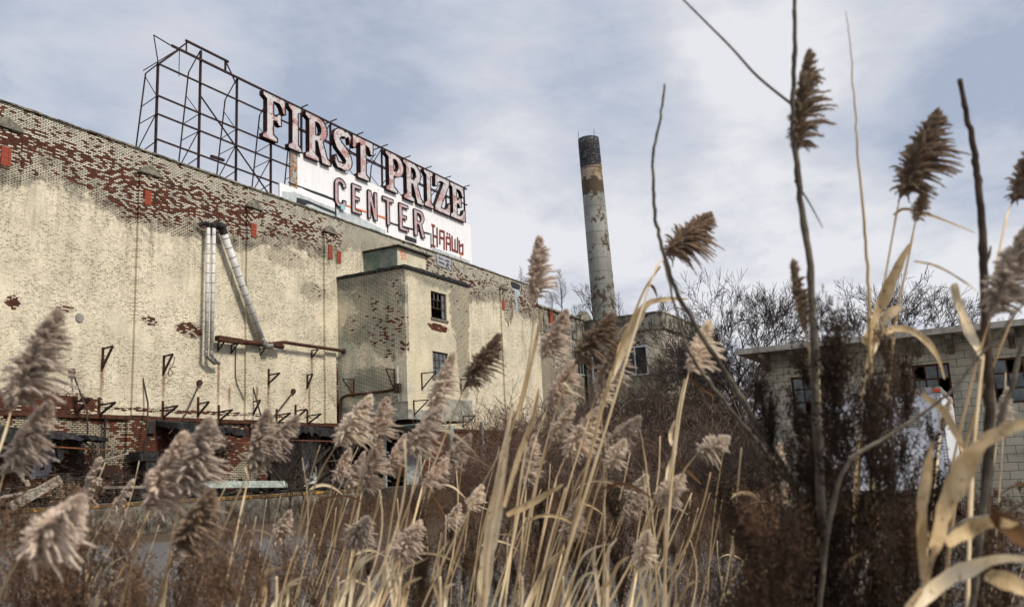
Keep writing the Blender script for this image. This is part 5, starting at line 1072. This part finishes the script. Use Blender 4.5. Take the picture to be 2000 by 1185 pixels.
bladed('stem with curled leaf ends before the thicket near the ball shaped plume', [(1338, 740), (1325, 800), (1315, 880), (1300, 1000), (1300, 1185)], [([(1312, 870), (1310, 845), (1318, 820)], .014, 'blade_pale'), ([(1325, 900), (1345, 920), (1370, 945)], .014, 'blade_brown'), ([(1302, 960), (1308, 910), (1322, 880)], .018, 'blade_pale'), ([(1345, 735), (1365, 755), (1400, 775)], .010, 'blade_brown')], 2.9, .0045, 'blade_pale')
rs = np.random.default_rng(77)
FAN = [(1100, 1185), (1270, 1185), (1320, 1185), (660, 1185), (720, 1185), (540, 1185), (780, 1185), (1180, 1185), (1410, 1185), (1590, 1185), (180, 1185), (860, 1185), (1020, 1185)]
for i, (fx, fy) in enumerate(FAN):
    dp = rs.uniform(1.9, 2.8); bl = []
    for k_ in range(rs.integers(2, 5)):
        L = rs.uniform(60, 150); lean = rs.uniform(-.25, .75); x0_ = fx+rs.normal()*16; yb_ = fy+20
        P = [(x0_, yb_), (x0_+lean*L*.35, yb_-L*.45), (x0_+lean*L*.8, yb_-L*.85), (x0_+lean*L*1.1+rs.uniform(-5, 30), yb_-L*rs.uniform(.95, 1.1))]
        bl.append((P, rs.uniform(.006, .014), rs.choice(['blade_pale', 'blade', 'blade_pale'])))
    bladed(f'tuft of pale strap leaves {["under the creamy round plume", "by the bright low plume", "under the curled leaf ends", "under the round fluffy plume", "next to the broad grey fluffy plume", "below the crossed pair of plumes", "just right of the broad grey plume", "below the grey rounded plume", "over brown weeds below the ball plume", "below the tall grey stalk", "in front of the gravel near the corner plume", "below the small ragged plume", "beside the thick sheathed stalk"][i]}', [(fx, fy-60), (fx, fy-20), (fx-4, fy+10)], bl, dp, .004, 'blade_pale', 'tuft', 'tufts of strap leaves at the lower frame')
# ------------------------------------------------------------------ thin bare reed stems
rs = np.random.default_rng(5); TL = {0: 'thin tan bare reed stem leaning before the gravel and dock', 1: 'thin tan bare reed stem in the crowd before the tower foot', 2: 'thin tan bare reed stem in the crowd before the dark thicket', 3: 'thin tan bare reed stem among the brown weeds by the garage'}
for i in range(90):
    u_ = rs.random(); xb = rs.choice([rs.uniform(60, 500), rs.uniform(480, 900), rs.uniform(900, 1450), rs.uniform(1450, 1990)], p=[.18, .34, .34, .14]); yt = rs.uniform(850, 1110) if xb < 1450 else rs.uniform(700, 1080); hh = 1185-yt
    ln = rs.normal(.30, .13) if xb < 1300 else rs.normal(.12, .15); xt = xb+ln*hh; dp = rs.uniform(2.4, 4.6); b_ = rs.uniform(-.04, .08)*hh
    P = [(xt, yt), (xt-ln*hh*.3+b_, yt+hh*.3), (xt-ln*hh*.65+b_, yt+hh*.65), (xb, 1185)]
    pts = extend(smooth_path(pix(P, dp), 3)); k_ = 0 if xb < 480 else 1 if xb < 900 else 2 if xb < 1450 else 3
    o = empty('bare_reed', (pts[-1][0], pts[-1][1], 0), TL[k_], 'reed', ['bare reed stems before the dock', 'bare reed stems before the tower', 'bare reed stems before the thicket', 'bare reed stems by the garage'][k_])
    r_ = rs.uniform(.0016, .0036); MB().tube(pts, np.linspace(r_*.5, r_*1.4, len(pts)), 5).build('stem', rs.choice(['straw', 'stalk_straw', 'straw', 'blade_pale']), o, True)
    if rs.random() < .25: autoleaf(o, pts[:-2], rs, .24, rs.choice(['straw', 'blade', 'blade_brown']), 1)
# ------------------------------------------------------------------ feathery brown weeds
def weed_arr(seed, h=1.3, nbr=34, leaf=2600, spread=.35, top=.25, ls=.012):
    rs = np.random.default_rng(seed); seg = []; LP = []; LD = []; p = np.zeros(3); n_ = 16; tips = []
    for i in range(n_):
        q = np.array([rs.normal()*.012+.05*(i/n_)**2, rs.normal()*.012, h*(i+1)/n_]); seg.append((*p, *q, .0045*(1-.7*i/n_), .0045*(1-.7*(i+1)/n_))); p = q; tips.append(q)
    for k_ in range(nbr):
        t = top+(1-top)*rs.random(); z_ = h*t; a = rs.uniform(0, 6.28); L = spread*(1.15-t)*rs.uniform(.5, 1.1)+.06; d_ = _n([math.cos(a)*.8, math.sin(a)*.8, 1.]); p = np.array([.05*t*t, 0, z_])
        for j in range(6):
            d_ = _n(d_+rs.normal(size=3)*.12+[0, 0, .06]); q = p+d_*L/6; seg.append((*p, *q, .0018, .0014)); m_ = max(1, int(leaf/nbr/6)); tt = rs.random((m_, 1)); 
            LP.append(p+(q-p)*tt+rs.normal(size=(m_, 3))*.008*(1+j*.25)); LD.append(d_*.6+rs.normal(size=(m_, 3))*.7); p = q
    P = np.concatenate(LP); D = np.concatenate(LD); m_ = len(P); return seg_geo(np.array(seg)), leaf_geo(P, D, rs.uniform(.6, 1.5, m_)*ls, ls*.42)
def weed_mesh(mtn, *a, **k):
    (V, Q), (LV, LT) = weed_arr(*a, **k); me = fastmesh('weed', np.concatenate([V, LV]), [Q, LT+len(V)]); me.materials.append(MATS[mtn]); return me
WA = [weed_mesh('weed', 10+j, 1.4, 40, 5200, .42, .22, .014) for j in range(3)]
WC = [weed_mesh('weed_dark', 50+j, 1.4, 60, 6500, .26, .18, .014) for j in range(2)]
WB = [weed_mesh('weed_light', 20+j, 1.2, 30, 1900, .30, .25, .012) for j in range(3)]
def weed(me, px_, ytop, dp, label, grp, rz, wx=1., tilt=0.):
    q = onD(px_, 1185, dp); zt = onD(px_, ytop, dp)[2]; o = bpy.data.objects.new('feathery_weed', me); C.objects.link(o); base = np.array([q[0], q[1], 0]); o.location = base
    s_ = zt/(1.4 if me in WA+WC else 1.2); o.scale = (s_*wx, s_*wx, s_); o.rotation_euler = (0, tilt, rz); tag(o, label, 'weed', grp); return o
rs = np.random.default_rng(19)
# the dark bush before the garage
for i in range(15):
    f_ = (i+rs.uniform(-.4, .4))/14.; tl = -.04+.20*f_; x_ = 1600+75*f_+rs.normal()*12; yt = 640+abs(f_-.5)*230+(i%3)*90
    o = weed(WC[i % 2], x_, yt, rs.uniform(1.8, 2.5), 'dark feathery brown weed in the dense clump before the white trailer', 'dark feathery weeds before the garage', 0, rs.uniform(.45, .62))
    o.rotation_mode = 'QUATERNION'; o.rotation_quaternion = (Matrix.Rotation(tl, 3, Vector(FWD.tolist())) @ Matrix.Rotation(rs.uniform(0, 6.28), 3, 'Z')).to_quaternion()
for i in range(24):
    x_ = rs.uniform(1450, 2030); yt = rs.uniform(1000, 1130); weed(WA[i % 3], x_, yt, rs.uniform(1.6, 2.6), 'low dark feathery weed filling the lower corner under the big leaves', 'low dark weeds in the corner', rs.uniform(0, 6.28), .75)
for i in range(30):
    x_ = rs.uniform(-60, 560); yt = 985+rs.uniform(0, 120)+(x_ > 180)*40; weed(WB[i % 3], x_, yt, rs.uniform(1.9, 3.0), 'soft brown feathery weed low before the dock and gravel', 'soft brown weeds before the dock', rs.uniform(0, 6.28), .8)
for i in range(58):
    x_ = rs.uniform(330, 1500); far = rs.random() < .6; yt = rs.uniform(960, 1120) if x_ > 600 else rs.uniform(1010, 1130); weed(WB[i % 3] if rs.random() < .45 else WA[i % 3], x_, yt, rs.uniform(3., 6.5), 'thin feathery brown weed among the reed stems before the tower' if x_ < 900 else 'thin feathery brown weed among reed stems before the thicket', 'thin feathery weeds among the stems' if x_ < 900 else 'thin feathery weeds before the thicket', rs.uniform(0, 6.28), .6)
# ground cover of dead weeds further out (one mass)
def cover(name, label, N, posf, hf, mtn, seed, leaf=260):
    rs = np.random.default_rng(seed); base = [weed_arr(seed*10+j, 1., 10, leaf, .4, .1, .03) for j in range(4)]; Vs = []; Qs = []; Ls = []; n0 = 0; T0 = []
    for i in range(N):
        (V, Q), (LV, LT) = base[i % 4]; x_, y_ = posf(rs); h = hf(rs, x_, y_); a = rs.uniform(0, 6.28); c_, s_ = math.cos(a), math.sin(a); A = np.concatenate([V, LV])*[h*1.2, h*1.2, h]
        A = np.stack([A[:, 0]*c_-A[:, 1]*s_+x_, A[:, 0]*s_+A[:, 1]*c_+y_, A[:, 2]], 1); Vs.append(A); Qs.append(Q+n0); Ls.append(LT+len(V)+n0); n0 += len(A)
    me = fastmesh(name, np.concatenate(Vs), [np.concatenate(Qs), np.concatenate(Ls)]); me.materials.append(MATS[mtn]); o = bpy.data.objects.new(name, me); C.objects.link(o); tag(o, label, 'weeds', kind='stuff')
def at_px(rs, xr, dr):
    while True:
        x_, dp = rs.uniform(*xr), rs.uniform(*dr); q = onD(x_, 1000, dp)
        if not (q[1] > 23.8 and 35.5 < q[0] < 47.5) and q[1] < 27.9: return q[0], q[1]
cover('dry_grass', 'tangled dead brown weeds covering the ground before the dock and tower', 700, lambda r_: at_px(r_, (600, 1520), (16, 36)), lambda r_, x_, y_: r_.uniform(.4, 1.25), 'weed_light', 3)
cover('dead_grass', 'low dead brown ground cover under the reeds', 260, lambda r_: at_px(r_, (860, 1560), (8, 20)), lambda r_, x_, y_: r_.uniform(.3, .9), 'weed', 4)
cover('low_weeds', 'low brown weeds at the foot of the dock wall', 330, lambda r_: (r_.uniform(14, 36), r_.uniform(25.6, 28.0)), lambda r_, x_, y_: r_.uniform(.3, 1.05), 'weed', 5)
cover('brown_weeds', 'sparse brown weeds on the gravel yard nearby', 300, lambda r_: at_px(r_, (-100, 900), (3.6, 13)), lambda r_, x_, y_: r_.uniform(.15, .65), 'weed_light', 6, 420)
cover('corner_weeds', 'thick brown weeds round the trailer and garage foot', 120, lambda r_: at_px(r_, (1460, 2050), (7, 17)), lambda r_, x_, y_: r_.uniform(.4, 1.0), 'weed_light', 7, 420)
